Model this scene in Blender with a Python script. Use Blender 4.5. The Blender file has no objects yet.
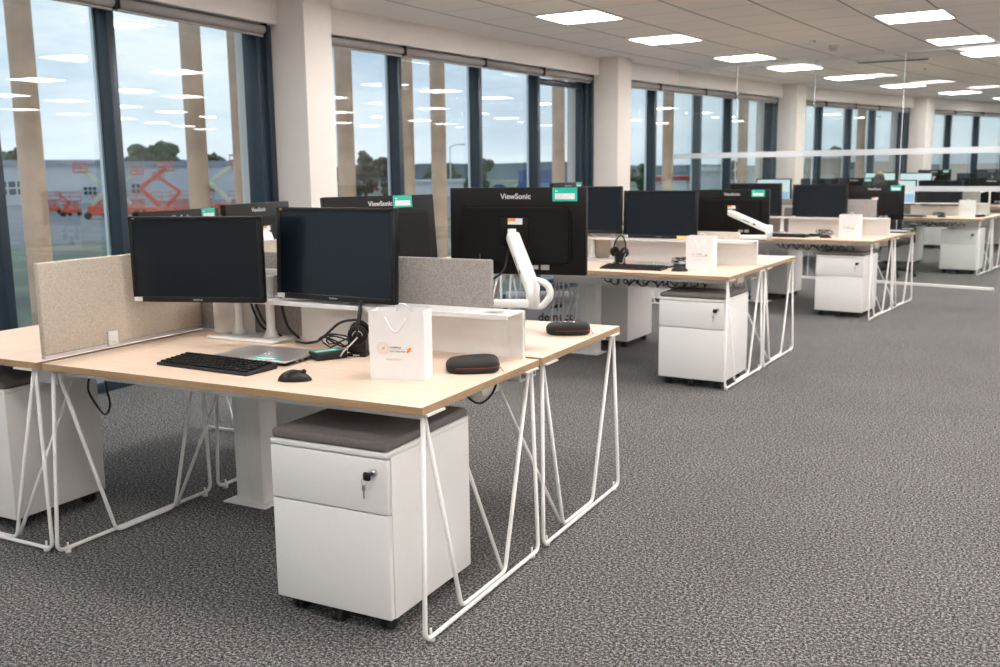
import bpy, bmesh, math, random
from mathutils import Vector, Matrix
random.seed(7)
S = bpy.context.scene
COL = S.collection
# ------------------------------------------------------------------ camera
CP = Vector((1.4555, -2.3189, 1.4049)); YAW, PIT, ROL, FL = 0.4774, -0.1653, -0.0116, 0.9729
def cam_axes():
    cy, sy = math.cos(YAW), math.sin(YAW)
    F = Vector((-math.cos(PIT)*sy, math.cos(PIT)*cy, math.sin(PIT)))
    r = Vector((cy, sy, 0)); U = r.cross(F)
    c, s = math.cos(ROL), math.sin(ROL)
    return r*c+U*s, U*c-r*s, F
CR, CU, CF = cam_axes()
cam = bpy.data.cameras.new('camera'); co = bpy.data.objects.new('camera', cam); COL.objects.link(co)
cam.sensor_width = 36; cam.lens = FL*36; cam.clip_end = 2000; cam.clip_start = .05
co.matrix_world = Matrix(((CR.x, CU.x, -CF.x, CP.x), (CR.y, CU.y, -CF.y, CP.y), (CR.z, CU.z, -CF.z, CP.z), (0, 0, 0, 1)))
cam.dof.use_dof = True; cam.dof.focus_distance = 3.0; cam.dof.aperture_fstop = 5.0
S.camera = co
def ray(u, v): return CF + CR*(u-500)/(FL*1000) + CU*(333.5-v)/(FL*1000)
def at(u, v, dist):                       # the point seen at a pixel, dist metres away
    d = ray(u, v); return CP + d*(dist/math.hypot(d.x, d.y))
# ------------------------------------------------------------------ view + sky
S.view_settings.view_transform = 'Standard'; S.view_settings.look = 'None'
S.view_settings.exposure = 0.50; S.view_settings.gamma = 1; S.view_settings.use_curve_mapping = False
LAMP = 19.0; SKY = .95
w = bpy.data.worlds.new('overcast_sky'); S.world = w; w.use_nodes = True
nt = w.node_tree; nt.nodes.clear()
def N(nt, t, **k):
    n = nt.nodes.new(t)
    for a, b in k.items(): setattr(n, a, b)
    return n
tc = N(nt, 'ShaderNodeTexCoord'); mp = N(nt, 'ShaderNodeMapping'); mp.inputs['Scale'].default_value = (3.2, 3.2, 13)
nz = N(nt, 'ShaderNodeTexNoise'); nz.inputs['Scale'].default_value = 1.6; nz.inputs['Detail'].default_value = 5; nz.inputs['Roughness'].default_value = .55
rp = N(nt, 'ShaderNodeValToRGB')
rp.color_ramp.elements[0].position = .36; rp.color_ramp.elements[0].color = (.30, .42, .60, 1)
rp.color_ramp.elements[1].position = .62; rp.color_ramp.elements[1].color = (.84, .88, .92, 1)
e = rp.color_ramp.elements.new(.48); e.color = (.50, .63, .78, 1)
sx = N(nt, 'ShaderNodeSeparateXYZ'); hr = N(nt, 'ShaderNodeMapRange')
hr.inputs['From Min'].default_value = .0; hr.inputs['From Max'].default_value = .22; hr.inputs['To Min'].default_value = .75; hr.inputs['To Max'].default_value = 0
mx = N(nt, 'ShaderNodeMix', data_type='RGBA'); mx.inputs[7].default_value = (.74, .80, .86, 1)
bg = N(nt, 'ShaderNodeBackground'); bg.inputs['Strength'].default_value = SKY; ow = N(nt, 'ShaderNodeOutputWorld')
L = nt.links.new
L(tc.outputs['Generated'], mp.inputs['Vector']); L(mp.outputs[0], nz.inputs['Vector']); L(nz.outputs['Fac'], rp.inputs['Fac'])
L(tc.outputs['Generated'], sx.inputs[0]); L(sx.outputs['Z'], hr.inputs['Value']); L(hr.outputs[0], mx.inputs[0])
L(rp.outputs[0], mx.inputs[6]); L(mx.outputs[2], bg.inputs['Color']); L(bg.outputs[0], ow.inputs[0])
# ------------------------------------------------------------------ materials
def mat(name, col, rough=.5, metal=0., spec=.5, noise=None, bump=None, emit=None, var=None):
    m = bpy.data.materials.new(name); m.use_nodes = True; t = m.node_tree; b = t.nodes['Principled BSDF']
    b.inputs['Base Color'].default_value = (*col, 1); b.inputs['Roughness'].default_value = rough
    b.inputs['Metallic'].default_value = metal; b.inputs['Specular IOR Level'].default_value = spec
    tcn = N(t, 'ShaderNodeTexCoord')
    n = N(t, 'ShaderNodeTexNoise'); n.inputs['Scale'].default_value = (noise or 40); n.inputs['Detail'].default_value = 3
    t.links.new(tcn.outputs['Object'], n.inputs['Vector'])
    if var is None: var = .04
    r = N(t, 'ShaderNodeValToRGB')
    r.color_ramp.elements[0].position = .3; r.color_ramp.elements[1].position = .7
    r.color_ramp.elements[0].color = (*[c*(1-var) for c in col], 1); r.color_ramp.elements[1].color = (*[min(1, c*(1+var)) for c in col], 1)
    t.links.new(n.outputs['Fac'], r.inputs['Fac']); t.links.new(r.outputs[0], b.inputs['Base Color'])
    if bump:
        bp = N(t, 'ShaderNodeBump'); bp.inputs['Strength'].default_value = bump; bp.inputs['Distance'].default_value = .002
        t.links.new(n.outputs['Fac'], bp.inputs['Height']); t.links.new(bp.outputs[0], b.inputs['Normal'])
    if emit:
        b.inputs['Emission Color'].default_value = (*emit[:3], 1); b.inputs['Emission Strength'].default_value = emit[3]
    return m
M = {}
M['wall'] = mat('white_wall_paint', (.76, .72, .69), .75, noise=6, var=.015)
M['column'] = mat('white_column_paint', (.76, .71, .67), .7, noise=6, var=.015)
M['white'] = mat('white_powder_coat', (.82, .81, .79), .38, noise=60, var=.01)
M['white_plastic'] = mat('white_plastic', (.80, .80, .78), .35, noise=60, var=.01)
M['paper'] = mat('white_paper', (.86, .85, .85), .6, noise=30, var=.015, bump=.15)
M['frame'] = mat('dark_window_frame', (.016, .032, .05), .32, noise=10, var=.1)
M['frame_strip'] = mat('aluminium_strip', (.75, .8, .85), .3, metal=.6)
M['blind'] = mat('grey_blind_fabric', (.34, .32, .31), .8, noise=200, var=.08)
M['black'] = mat('black_plastic', (.008, .008, .008), .35, spec=.4, noise=80, var=.1)
M['black_matte'] = mat('black_textured_plastic', (.0045, .004, .004), .45, spec=.22, noise=300, bump=.3, var=.2)
M['screen'] = mat('monitor_screen', (.004, .008, .014), .25, spec=.45, noise=5, var=.02)
M['rubber'] = mat('black_rubber', (.01, .01, .01), .6)
M['teal'] = mat('teal_label', (.01, .48, .36), .5, noise=20)
M['label'] = mat('white_label', (.8, .8, .78), .5, noise=90, var=.08)
M['orange'] = mat('orange_print', (.85, .28, .06), .5)
M['orange_soft'] = mat('pale_orange_print', (.82, .50, .36), .6)
M['navy'] = mat('dark_print', (.07, .07, .11), .6)
M['yellow'] = mat('yellow_note', (.85, .66, .25), .6)
M['silver'] = mat('silver_metal', (.55, .54, .54), .3, metal=.75, noise=5, var=.02)
M['logo'] = mat('pale_grey_lettering', (.62, .62, .62), .4)
M['steel'] = mat('steel', (.5, .5, .5), .3, metal=1.)
M['red'] = mat('red_plastic', (.6, .03, .02), .4)
M['zip'] = mat('dark_red_zip', (.12, .015, .015), .5)
M['cushion'] = mat('charcoal_felt', (.15, .135, .13), .95, noise=450, var=.45, bump=.5)
M['pouch'] = mat('black_fabric_case', (.018, .016, .015), .75, noise=500, bump=.4, var=.3)
M['glow'] = mat('lamp_diffuser', (.9, .9, .9), .5, emit=(1, .955, .925, LAMP))
M['lampframe'] = mat('lamp_frame', (.8, .8, .78), .5)
M['lit_screen'] = mat('lit_screen', (.3, .45, .5), .3, emit=(.66, .76, .78, .42))
M['lit_blue'] = mat('lit_blue_picture', (.2, .3, .4), .3, emit=(.30, .50, .78, .4))
M['lit_yellow'] = mat('lit_yellow_picture', (.5, .4, .2), .3, emit=(.95, .7, .25, .6))
M['wood_post'] = mat('timber_pole', (.60, .40, .28), .7, noise=4, var=.22)
M['asphalt'] = mat('asphalt', (.22, .23, .24), .9, noise=.3, var=.2)
M['grass'] = mat('grass', (.22, .25, .18), .95, noise=.12, var=.5)
M['metal_clad'] = mat('pale_blue_cladding', (.56, .58, .61), .6, noise=.4, var=.05)
M['clad_dark'] = mat('slate_blue_roof', (.27, .31, .38), .6)
M['clad_white'] = mat('white_cladding', (.68, .69, .70), .6, noise=.5)
M['clad_beige'] = mat('beige_render', (.56, .46, .38), .8, noise=.5)
M['clad_blue'] = mat('blue_cladding', (.09, .16, .36), .6)
M['win_dark'] = mat('dark_glazing', (.05, .07, .09), .2)
M['lift_orange'] = mat('orange_lift_paint', (.75, .13, .06), .5)
M['lift_cream'] = mat('cream_lift_paint', (.66, .66, .46), .5)
M['tyre'] = mat('tyre', (.03, .03, .03), .8)
M['leaf'] = mat('foliage', (.055, .085, .04), .9, noise=1.2, var=.6)
M['leaf_brown'] = mat('brownish_foliage', (.12, .10, .06), .9, noise=1.2, var=.5)
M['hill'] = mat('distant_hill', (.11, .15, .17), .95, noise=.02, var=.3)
M['bark'] = mat('bark', (.10, .08, .06), .9)
M['car_red'] = mat('red_car_paint', (.5, .04, .03), .3)
M['car_blue'] = mat('blue_car_paint', (.06, .14, .4), .3)
M['car_white'] = mat('white_car_paint', (.75, .75, .75), .3)
M['skin'] = mat('skin', (.62, .36, .26), .55, noise=20)
M['shirt'] = mat('dark_blue_shirt', (.03, .045, .09), .85)
M['trouser'] = mat('dark_trousers', (.02, .02, .025), .85)
M['crate'] = mat('pale_blue_plastic_crate', (.72, .79, .88), .5)
M['chrome'] = mat('chrome', (.8, .85, .95), .12, metal=1.)

def fabric(name, c0, c1):
    m = mat(name, c0, .95, noise=300, bump=.5); t = m.node_tree; b = t.nodes['Principled BSDF']
    tcn = N(t, 'ShaderNodeTexCoord'); n1 = N(t, 'ShaderNodeTexNoise'); n1.inputs['Scale'].default_value = 190; n1.inputs['Detail'].default_value = 5; n1.inputs['Roughness'].default_value = .75
    r = N(t, 'ShaderNodeValToRGB'); r.color_ramp.elements[0].position = .38; r.color_ramp.elements[1].position = .62
    r.color_ramp.elements[0].color = (*c0, 1); r.color_ramp.elements[1].color = (*c1, 1)
    t.links.new(tcn.outputs['Object'], n1.inputs['Vector']); t.links.new(n1.outputs['Fac'], r.inputs['Fac']); t.links.new(r.outputs[0], b.inputs['Base Color'])
    return m
M['fabric_beige'] = fabric('beige_melange_fabric', (.47, .41, .335), (.63, .57, .485))
M['fabric_grey'] = fabric('grey_melange_fabric', (.22, .20, .185), (.38, .35, .33))

def wood(name, a, b_, axis=0):
    m = mat(name, a, .42); t = m.node_tree; b = t.nodes['Principled BSDF']
    tcn = N(t, 'ShaderNodeTexCoord'); mp = N(t, 'ShaderNodeMapping'); mp.inputs['Scale'].default_value = (1.2, 26, 26)
    n1 = N(t, 'ShaderNodeTexNoise'); n1.inputs['Scale'].default_value = 2.2; n1.inputs['Detail'].default_value = 6; n1.inputs['Roughness'].default_value = .6
    r = N(t, 'ShaderNodeValToRGB'); r.color_ramp.elements[0].position = .3; r.color_ramp.elements[1].position = .7
    r.color_ramp.elements[0].color = (*a, 1); r.color_ramp.elements[1].color = (*b_, 1)
    t.links.new(tcn.outputs['Object'], mp.inputs[0]); t.links.new(mp.outputs[0], n1.inputs['Vector'])
    t.links.new(n1.outputs['Fac'], r.inputs['Fac']); t.links.new(r.outputs[0], b.inputs['Base Color'])
    return m
M['wood'] = wood('pale_oak_laminate', (.74, .56, .42), (.84, .67, .54))
M['wood_edge'] = wood('oak_edge_band', (.36, .23, .125), (.47, .31, .18))

def carpet():
    m = mat('grey_speckled_carpet', (.1, .1, .1), .97, spec=.1); t = m.node_tree; b = t.nodes['Principled BSDF']
    tcn = N(t, 'ShaderNodeTexCoord')
    n1 = N(t, 'ShaderNodeTexNoise'); n1.inputs['Scale'].default_value = 100; n1.inputs['Detail'].default_value = 4; n1.inputs['Roughness'].default_value = .9
    n2 = N(t, 'ShaderNodeTexNoise'); n2.inputs['Scale'].default_value = 1.3; n2.inputs['Detail'].default_value = 3
    r = N(t, 'ShaderNodeValToRGB'); r.color_ramp.elements[0].position = .40; r.color_ramp.elements[1].position = .60
    r.color_ramp.elements[0].color = (.022, .023, .025, 1); r.color_ramp.elements[1].color = (.42, .405, .39, 1)
    e = r.color_ramp.elements.new(.5); e.color = (.075, .074, .074, 1)
    mx = N(t, 'ShaderNodeMix', data_type='RGBA', blend_type='MULTIPLY'); mx.inputs[0].default_value = 1
    r2 = N(t, 'ShaderNodeMapRange'); r2.inputs['From Min'].default_value = .3; r2.inputs['From Max'].default_value = .7; r2.inputs['To Min'].default_value = .93; r2.inputs['To Max'].default_value = 1.07
    bp = N(t, 'ShaderNodeBump'); bp.inputs['Strength'].default_value = .6; bp.inputs['Distance'].default_value = .004
    l = t.links.new
    l(tcn.outputs['Object'], n1.inputs['Vector']); l(tcn.outputs['Object'], n2.inputs['Vector'])
    l(n1.outputs['Fac'], r.inputs['Fac']); l(n2.outputs['Fac'], r2.inputs['Value']); l(r.outputs[0], mx.inputs[6]); l(r2.outputs[0], mx.inputs[7])
    l(mx.outputs[2], b.inputs['Base Color']); l(n1.outputs['Fac'], bp.inputs['Height']); l(bp.outputs[0], b.inputs['Normal'])
    return m
M['carpet'] = carpet()

XC, YC = 44.8, 2.3                       # the building curves about this point
def pol(R, deg): a = math.radians(deg); return Vector((XC-R*math.cos(a), YC+R*math.sin(a), 0))
def ceiling_mat():
    m = mat('ceiling_tiles', (.7, .7, .7), .85); t = m.node_tree; b = t.nodes['Principled BSDF']; l = t.links.new
    g = N(t, 'ShaderNodeNewGeometry'); s = N(t, 'ShaderNodeSeparateXYZ'); l(g.outputs['Position'], s.inputs[0])
    def mth(op, a, c=None, d=None):
        n = N(t, 'ShaderNodeMath', operation=op)
        for i, x in enumerate((a, c, d)):
            if x is None: continue
            if isinstance(x, (int, float)): n.inputs[i].default_value = x
            else: l(x, n.inputs[i])
        return n.outputs[0]
    X = mth('SUBTRACT', XC, s.outputs['X']); Y = mth('SUBTRACT', s.outputs['Y'], YC)
    R = mth('SQRT', mth('ADD', mth('MULTIPLY', X, X), mth('MULTIPLY', Y, Y)))
    A = mth('MULTIPLY', mth('ARCTAN2', Y, X), 180/math.pi)
    def line(v, off, per, w):
        f = mth('FRACT', mth('DIVIDE', mth('SUBTRACT', v, off), per))
        d = mth('ABSOLUTE', mth('SUBTRACT', f, .5))
        return mth('GREATER_THAN', d, .5-w/2)
    inside = mth('LESS_THAN', R, 47.86)
    l1 = mth('MULTIPLY', line(R, 46.65, .6, .028), inside)
    l2 = mth('MULTIPLY', mth('MULTIPLY', line(A, 4.5-.366, .732, .018), inside), .75)
    ln = mth('MAXIMUM', l1, l2)
    mx = N(t, 'ShaderNodeMix', data_type='RGBA'); mx.inputs[6].default_value = (.82, .77, .735, 1); mx.inputs[7].default_value = (.20, .19, .185, 1)
    l(ln, mx.inputs[0]); l(mx.outputs[2], b.inputs['Base Color'])
    return m
M['ceiling'] = ceiling_mat()

def glass(name, refl, tint=(.93, .97, .97)):
    m = bpy.data.materials.new(name); m.use_nodes = True; t = m.node_tree; t.nodes.clear()
    o = N(t, 'ShaderNodeOutputMaterial'); mx = N(t, 'ShaderNodeMixShader'); tr = N(t, 'ShaderNodeBsdfTransparent'); gl = N(t, 'ShaderNodeBsdfGlossy')
    tr.inputs[0].default_value = (*tint, 1); gl.inputs['Roughness'].default_value = .0
    fr = N(t, 'ShaderNodeLayerWeight'); fr.inputs[0].default_value = .5; pw = N(t, 'ShaderNodeMath', operation='POWER'); pw.inputs[1].default_value = 5
    ml = N(t, 'ShaderNodeMath', operation='MULTIPLY_ADD'); ml.inputs[1].default_value = .9*refl; ml.inputs[2].default_value = .04*refl
    ml.use_clamp = True
    l = t.links.new; l(fr.outputs['Facing'], pw.inputs[0]); l(pw.outputs[0], ml.inputs[0]); l(ml.outputs[0], mx.inputs[0]); l(tr.outputs[0], mx.inputs[1]); l(gl.outputs[0], mx.inputs[2]); l(mx.outputs[0], o.inputs[0])
    return m
M['glass'] = glass('window_glass', 1.5)
M['glass2'] = glass('partition_glass', .8, (.95, .97, .96))
def frosted():
    m = bpy.data.materials.new('frosted_strip'); m.use_nodes = True; t = m.node_tree; t.nodes.clear()
    o = N(t, 'ShaderNodeOutputMaterial'); mx = N(t, 'ShaderNodeMixShader'); mx.inputs[0].default_value = .6
    tr = N(t, 'ShaderNodeBsdfTransparent'); d = N(t, 'ShaderNodeBsdfPrincipled'); d.inputs['Base Color'].default_value = (.8, .83, .86, 1); d.inputs['Roughness'].default_value = .7
    l = t.links.new; l(tr.outputs[0], mx.inputs[1]); l(d.outputs[0], mx.inputs[2]); l(mx.outputs[0], o.inputs[0]); return m
M['frost'] = frosted()

# ------------------------------------------------------------------ mesh helpers
class MB:
    def __init__(s): s.bm = bmesh.new(); s.mats = []
    def mi(s, m):
        if m is None: return 0
        if m not in s.mats: s.mats.append(m)
        return s.mats.index(m)
    def _set(s, fs, m, smooth=False):
        i = s.mi(m)
        for f in fs: f.material_index = i; f.smooth = smooth
    def box(s, x0, y0, z0, x1, y1, z1, m=None, bev=0, mtx=None, seg=2):
        b = bmesh.new(); bmesh.ops.create_cube(b, size=1)
        for v in b.verts:
            v.co = Vector(((x0+x1)/2+v.co.x*(x1-x0), (y0+y1)/2+v.co.y*(y1-y0), (z0+z1)/2+v.co.z*(z1-z0)))
        if bev: bmesh.ops.bevel(b, geom=list(b.edges), offset=bev, segments=seg, affect='EDGES', profile=.5)
        if mtx: bmesh.ops.transform(b, matrix=mtx, verts=b.verts)
        s.merge(b, m, bev > 0)
    def merge(s, b, m, smooth=False):
        me = bpy.data.meshes.new('t'); b.to_mesh(me); b.free()
        n = len(s.bm.faces); s.bm.from_mesh(me); bpy.data.meshes.remove(me)
        s.bm.faces.ensure_lookup_table(); s._set(s.bm.faces[n:], m, smooth)
    def prism(s, pts, d, m=None, mtx=None, bev=0, smooth=False):   # polygon in xy, extruded along z by d
        b = bmesh.new(); f = b.faces.new([b.verts.new((p[0], p[1], 0)) for p in pts])
        r = bmesh.ops.extrude_face_region(b, geom=[f]); vs = [g for g in r['geom'] if isinstance(g, bmesh.types.BMVert)]
        bmesh.ops.translate(b, vec=(0, 0, d), verts=vs); bmesh.ops.recalc_face_normals(b, faces=b.faces)
        if bev: bmesh.ops.bevel(b, geom=[e for e in b.edges if abs(e.verts[0].co.z-e.verts[1].co.z) < 1e-6], offset=bev, segments=2, affect='EDGES')
        if mtx: bmesh.ops.transform(b, matrix=mtx, verts=b.verts)
        s.merge(b, m, smooth)
    def cyl(s, p, q, r, m=None, seg=16, r2=None, smooth=True):
        p = Vector(p); q = Vector(q); d = q-p; b = bmesh.new()
        bmesh.ops.create_cone(b, cap_ends=True, segments=seg, radius1=r, radius2=r if r2 is None else r2, depth=d.length)
        M_ = Matrix.Translation((p+q)/2) @ d.to_track_quat('Z', 'Y').to_matrix().to_4x4()
        bmesh.ops.transform(b, matrix=M_, verts=b.verts); s.merge(b, m, smooth)
    def sphere(s, c, r, m=None, sc=(1, 1, 1), sub=2):
        b = bmesh.new(); bmesh.ops.create_icosphere(b, subdivisions=sub, radius=r)
        for v in b.verts: v.co = Vector((v.co.x*sc[0], v.co.y*sc[1], v.co.z*sc[2]))+Vector(c)
        s.merge(b, m, True)
    def tube(s, pts, r, m=None, seg=8, bend=0, closed=False):
        pts = [Vector(p) for p in pts]
        if bend:
            o = [pts[0]]
            for i in range(1, len(pts)-1):
                a, b_, c = pts[i-1], pts[i], pts[i+1]
                d1 = (a-b_); d2 = (c-b_); k = min(bend, d1.length*.45, d2.length*.45)
                p1 = b_+d1.normalized()*k; p2 = b_+d2.normalized()*k
                for j in range(5):
                    t = j/4; o.append((p1*(1-t)**2+b_*2*t*(1-t)+p2*t*t))
            o.append(pts[-1]); pts = o
        b = bmesh.new(); rings = []; n = len(pts); up = None
        for i, p in enumerate(pts):
            d = (pts[min(i+1, n-1)]-pts[max(i-1, 0)])
            if d.length < 1e-9: d = Vector((0, 0, 1))
            d.normalize()
            if up is None: up = d.orthogonal().normalized()
            else:
                up = up-d*up.dot(d)
                if up.length < 1e-6: up = d.orthogonal()
                up.normalize()
            w_ = d.cross(up)
            rings.append([b.verts.new(p+(up*math.cos(2*math.pi*k/seg)+w_*math.sin(2*math.pi*k/seg))*r) for k in range(seg)])
        for i in range(n-1):
            for k in range(seg): b.faces.new((rings[i][k], rings[i][(k+1) % seg], rings[i+1][(k+1) % seg], rings[i+1][k]))
        b.faces.new(rings[0][::-1]); b.faces.new(rings[-1]); bmesh.ops.recalc_face_normals(b, faces=b.faces)
        s.merge(b, m, True)
    def lathe(s, prof, m=None, seg=24, c=(0, 0, 0), mtx=None):
        b = bmesh.new(); rings = []
        for r, z in prof: rings.append([b.verts.new((c[0]+r*math.cos(2*math.pi*k/seg), c[1]+r*math.sin(2*math.pi*k/seg), c[2]+z)) for k in range(seg)])
        for i in range(len(prof)-1):
            for k in range(seg): b.faces.new((rings[i][k], rings[i][(k+1) % seg], rings[i+1][(k+1) % seg], rings[i+1][k]))
        b.faces.new(rings[0][::-1]); b.faces.new(rings[-1])
        if mtx: bmesh.ops.transform(b, matrix=mtx, verts=b.verts)
        s.merge(b, m, True)
    def ring(s, c, R, r, m=None, mtx=None, seg=20, arc=(0, 2*math.pi)):
        p = [Vector((R*math.cos(arc[0]+(arc[1]-arc[0])*k/seg), R*math.sin(arc[0]+(arc[1]-arc[0])*k/seg), 0)) for k in range(seg+1)]
        if mtx: p = [mtx @ q for q in p]
        s.tube([q+Vector(c) for q in p], r, m, 6)
    def build(s, name, m=None, parent=None, sub=0):
        me = bpy.data.meshes.new(name); s.bm.to_mesh(me); s.bm.free()
        if s.mats:
            for x in s.mats: me.materials.append(M[x] if x else M[m])
        else: me.materials.append(M[m])
        o = bpy.data.objects.new(name, me); COL.objects.link(o)
        if parent is not None: o.parent = parent
        return o
def autosmooth(o, ang=35):
    me = o.data
    bm = bmesh.new(); bm.from_mesh(me)
    for e in bm.edges:
        if len(e.link_faces) == 2 and e.calc_face_angle(0) > math.radians(ang): e.smooth = False
    for f in bm.faces: f.smooth = True
    bm.to_mesh(me); bm.free()
def text(name, body, size, m, parent, mtx, depth=.0006, align='CENTER', shear=0, bold=0):
    cu = bpy.data.curves.new(name, 'FONT'); cu.body = body; cu.size = size; cu.align_x = align; cu.align_y = 'CENTER'; cu.extrude = depth; cu.shear = shear; cu.offset = bold; cu.resolution_u = 3
    t = bpy.data.objects.new(name+'_c', cu); me = bpy.data.meshes.new_from_object(t); bpy.data.objects.remove(t); bpy.data.curves.remove(cu)
    me.transform(mtx); me.materials.clear(); me.materials.append(M[m])
    o = bpy.data.objects.new(name, me); COL.objects.link(o); o.parent = parent
    return o
def thing(name, label, cat, loc=(0, 0, 0), rz=0, group=None):
    o = bpy.data.objects.new(name, None); COL.objects.link(o); o.location = loc; o.rotation_euler = (0, 0, rz); o.empty_display_size = .1
    o['label'] = label; o['category'] = cat
    if group: o['group'] = group
    return o
def tag(o, label, cat, group=None):
    o['label'] = label; o['category'] = cat
    if group: o['group'] = group
    return o
def struct(o): o['kind'] = 'structure'; return o
def kids(o): return [c for c in COL.objects if c.parent == o]
KIDS = {}
def copy_tree(o, parent=None, _c=None):
    if _c is None:
        _c = {}
        for x in COL.objects:
            if x.parent: _c.setdefault(x.parent.name, []).append(x)
    c = o.copy(); COL.objects.link(c); c.parent = parent
    for ch in _c.get(o.name, []): copy_tree(ch, c, _c)
    return c
def place(o, loc, rz=0, label=None, group=None, first=False, rot=None):
    r = o if first else copy_tree(o)
    r.location = loc; r.rotation_euler = rot or (0, 0, rz)
    if label: r['label'] = label
    if group: r['group'] = group
    return r
RX90 = Matrix.Rotation(math.pi/2, 4, 'X')
def T(x, y, z): return Matrix.Translation((x, y, z))
rad = math.radians
class Once:                               # first placement moves the prototype itself
    def __init__(s, o): s.o = o; s.used = False
    def __call__(s, loc, rz=0, label=None, group=None, rot=None):
        f = not s.used; s.used = True
        return place(s.o, loc, rz, label, group, f, rot)

# ------------------------------------------------------------------ room shell
CZ = 2.75; HZ = 2.54
RW, RI = 48.3, 36.2
def sector(name, z, thick, m, R0, R1, a0=-10.4, a1=33, n=36):
    b = MB(); bm = b.bm; vs = []
    for k in range(n+1):
        a = a0+(a1-a0)*k/n; p = pol(R0, a); q = pol(R1, a)
        vs.append([bm.verts.new((p.x, p.y, z)), bm.verts.new((q.x, q.y, z)), bm.verts.new((p.x, p.y, z+thick)), bm.verts.new((q.x, q.y, z+thick))])
    for k in range(n):
        a, c = vs[k], vs[k+1]
        for q in ((a[0], a[1], c[1], c[0]), (a[2], c[2], c[3], a[3]), (a[0], c[0], c[2], a[2]), (a[1], a[3], c[3], c[1])): bm.faces.new(q)
    bm.faces.new((vs[0][0], vs[0][2], vs[0][3], vs[0][1])); bm.faces.new((vs[-1][0], vs[-1][1], vs[-1][3], vs[-1][2]))
    bmesh.ops.recalc_face_normals(bm, faces=bm.faces)
    return struct(b.build(name, m))
sector('floor', -.3, .3, 'carpet', RW+.6, RI)
sector('ceiling', CZ, .3, 'ceiling', RW+.5, RI)
def polar_wall(name, R, thick, z0, z1, m, a0, a1, n=20):
    b = MB(); bm = b.bm; vs = []
    for k in range(n+1):
        a = a0+(a1-a0)*k/n; p = pol(R, a); q = pol(R+thick, a)
        vs.append([bm.verts.new((p.x, p.y, z0)), bm.verts.new((q.x, q.y, z0)), bm.verts.new((q.x, q.y, z1)), bm.verts.new((p.x, p.y, z1))])
    for k in range(n):
        for i in range(4): bm.faces.new((vs[k][i], vs[k][(i+1) % 4], vs[k+1][(i+1) % 4], vs[k+1][i]))
    bm.faces.new(vs[0]); bm.faces.new(vs[-1][::-1]); bmesh.ops.recalc_face_normals(bm, faces=bm.faces)
    return struct(b.build(name, m))
polar_wall('wall_right', RI, -.15, 0, CZ, 'wall', -10.4, 33)
def radial_wall(name, deg):
    p = pol(RI, deg); q = pol(RW+.4, deg); d = (q-p); a = math.atan2(d.y, d.x); b = MB()
    b.box(0, -.07, 0, d.length, .07, CZ, None); o = b.build(name, 'wall'); o.location = p; o.rotation_euler = (0, 0, a); return struct(o)
radial_wall('wall_back', -10.45); radial_wall('wall_front', 33)

COLS = [-10.4, -4.2, 2.02, 8.27, 14.68, 20.37, 26.6, 32.8]
colw = .33
CR_ = [48.5, 48.53, 48.47, 48.33, 48.25, 48.02, 47.9, 47.9]
CPT = [pol(r, a) for r, a in zip(CR_, COLS)]
# mullion offsets along each bay, measured from the column before it (metres) and the end jamb
nb = len(COLS)-1
for i, a in enumerate(COLS):
    b = MB(); p = CPT[i]
    b.box(-.27, -colw/2, 0, .45, colw/2, CZ, None, bev=.004)   # local x: outwards is -x... rotated below
    o = b.build('trim_%d' % (i+1), 'column'); o.location = p; o.rotation_euler = (0, 0, math.pi-rad(a)); struct(o)
MULL = {1: [('y', 0.15), ('y', 1.42), ('y', 2.31)], 2: [('y', 5.44), ('y', 6.72), ('y', 7.86)], 3: [('y', 10.6), ('y', 11.86), ('y', 12.8)], 4: [('y', 15.78), ('y', 16.76), ('y', 17.6)], 5: [('y', 20.42), ('y', 21.5), ('y', 22.7)]}
bulk = MB()
blind_proto = None
bayname = ['behind the camera', 'nearest window bay', 'second window bay', 'third window bay', 'fourth window bay', 'fifth window bay', 'farthest window bay']
ordn = ['first', 'second', 'third', 'fourth']
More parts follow.
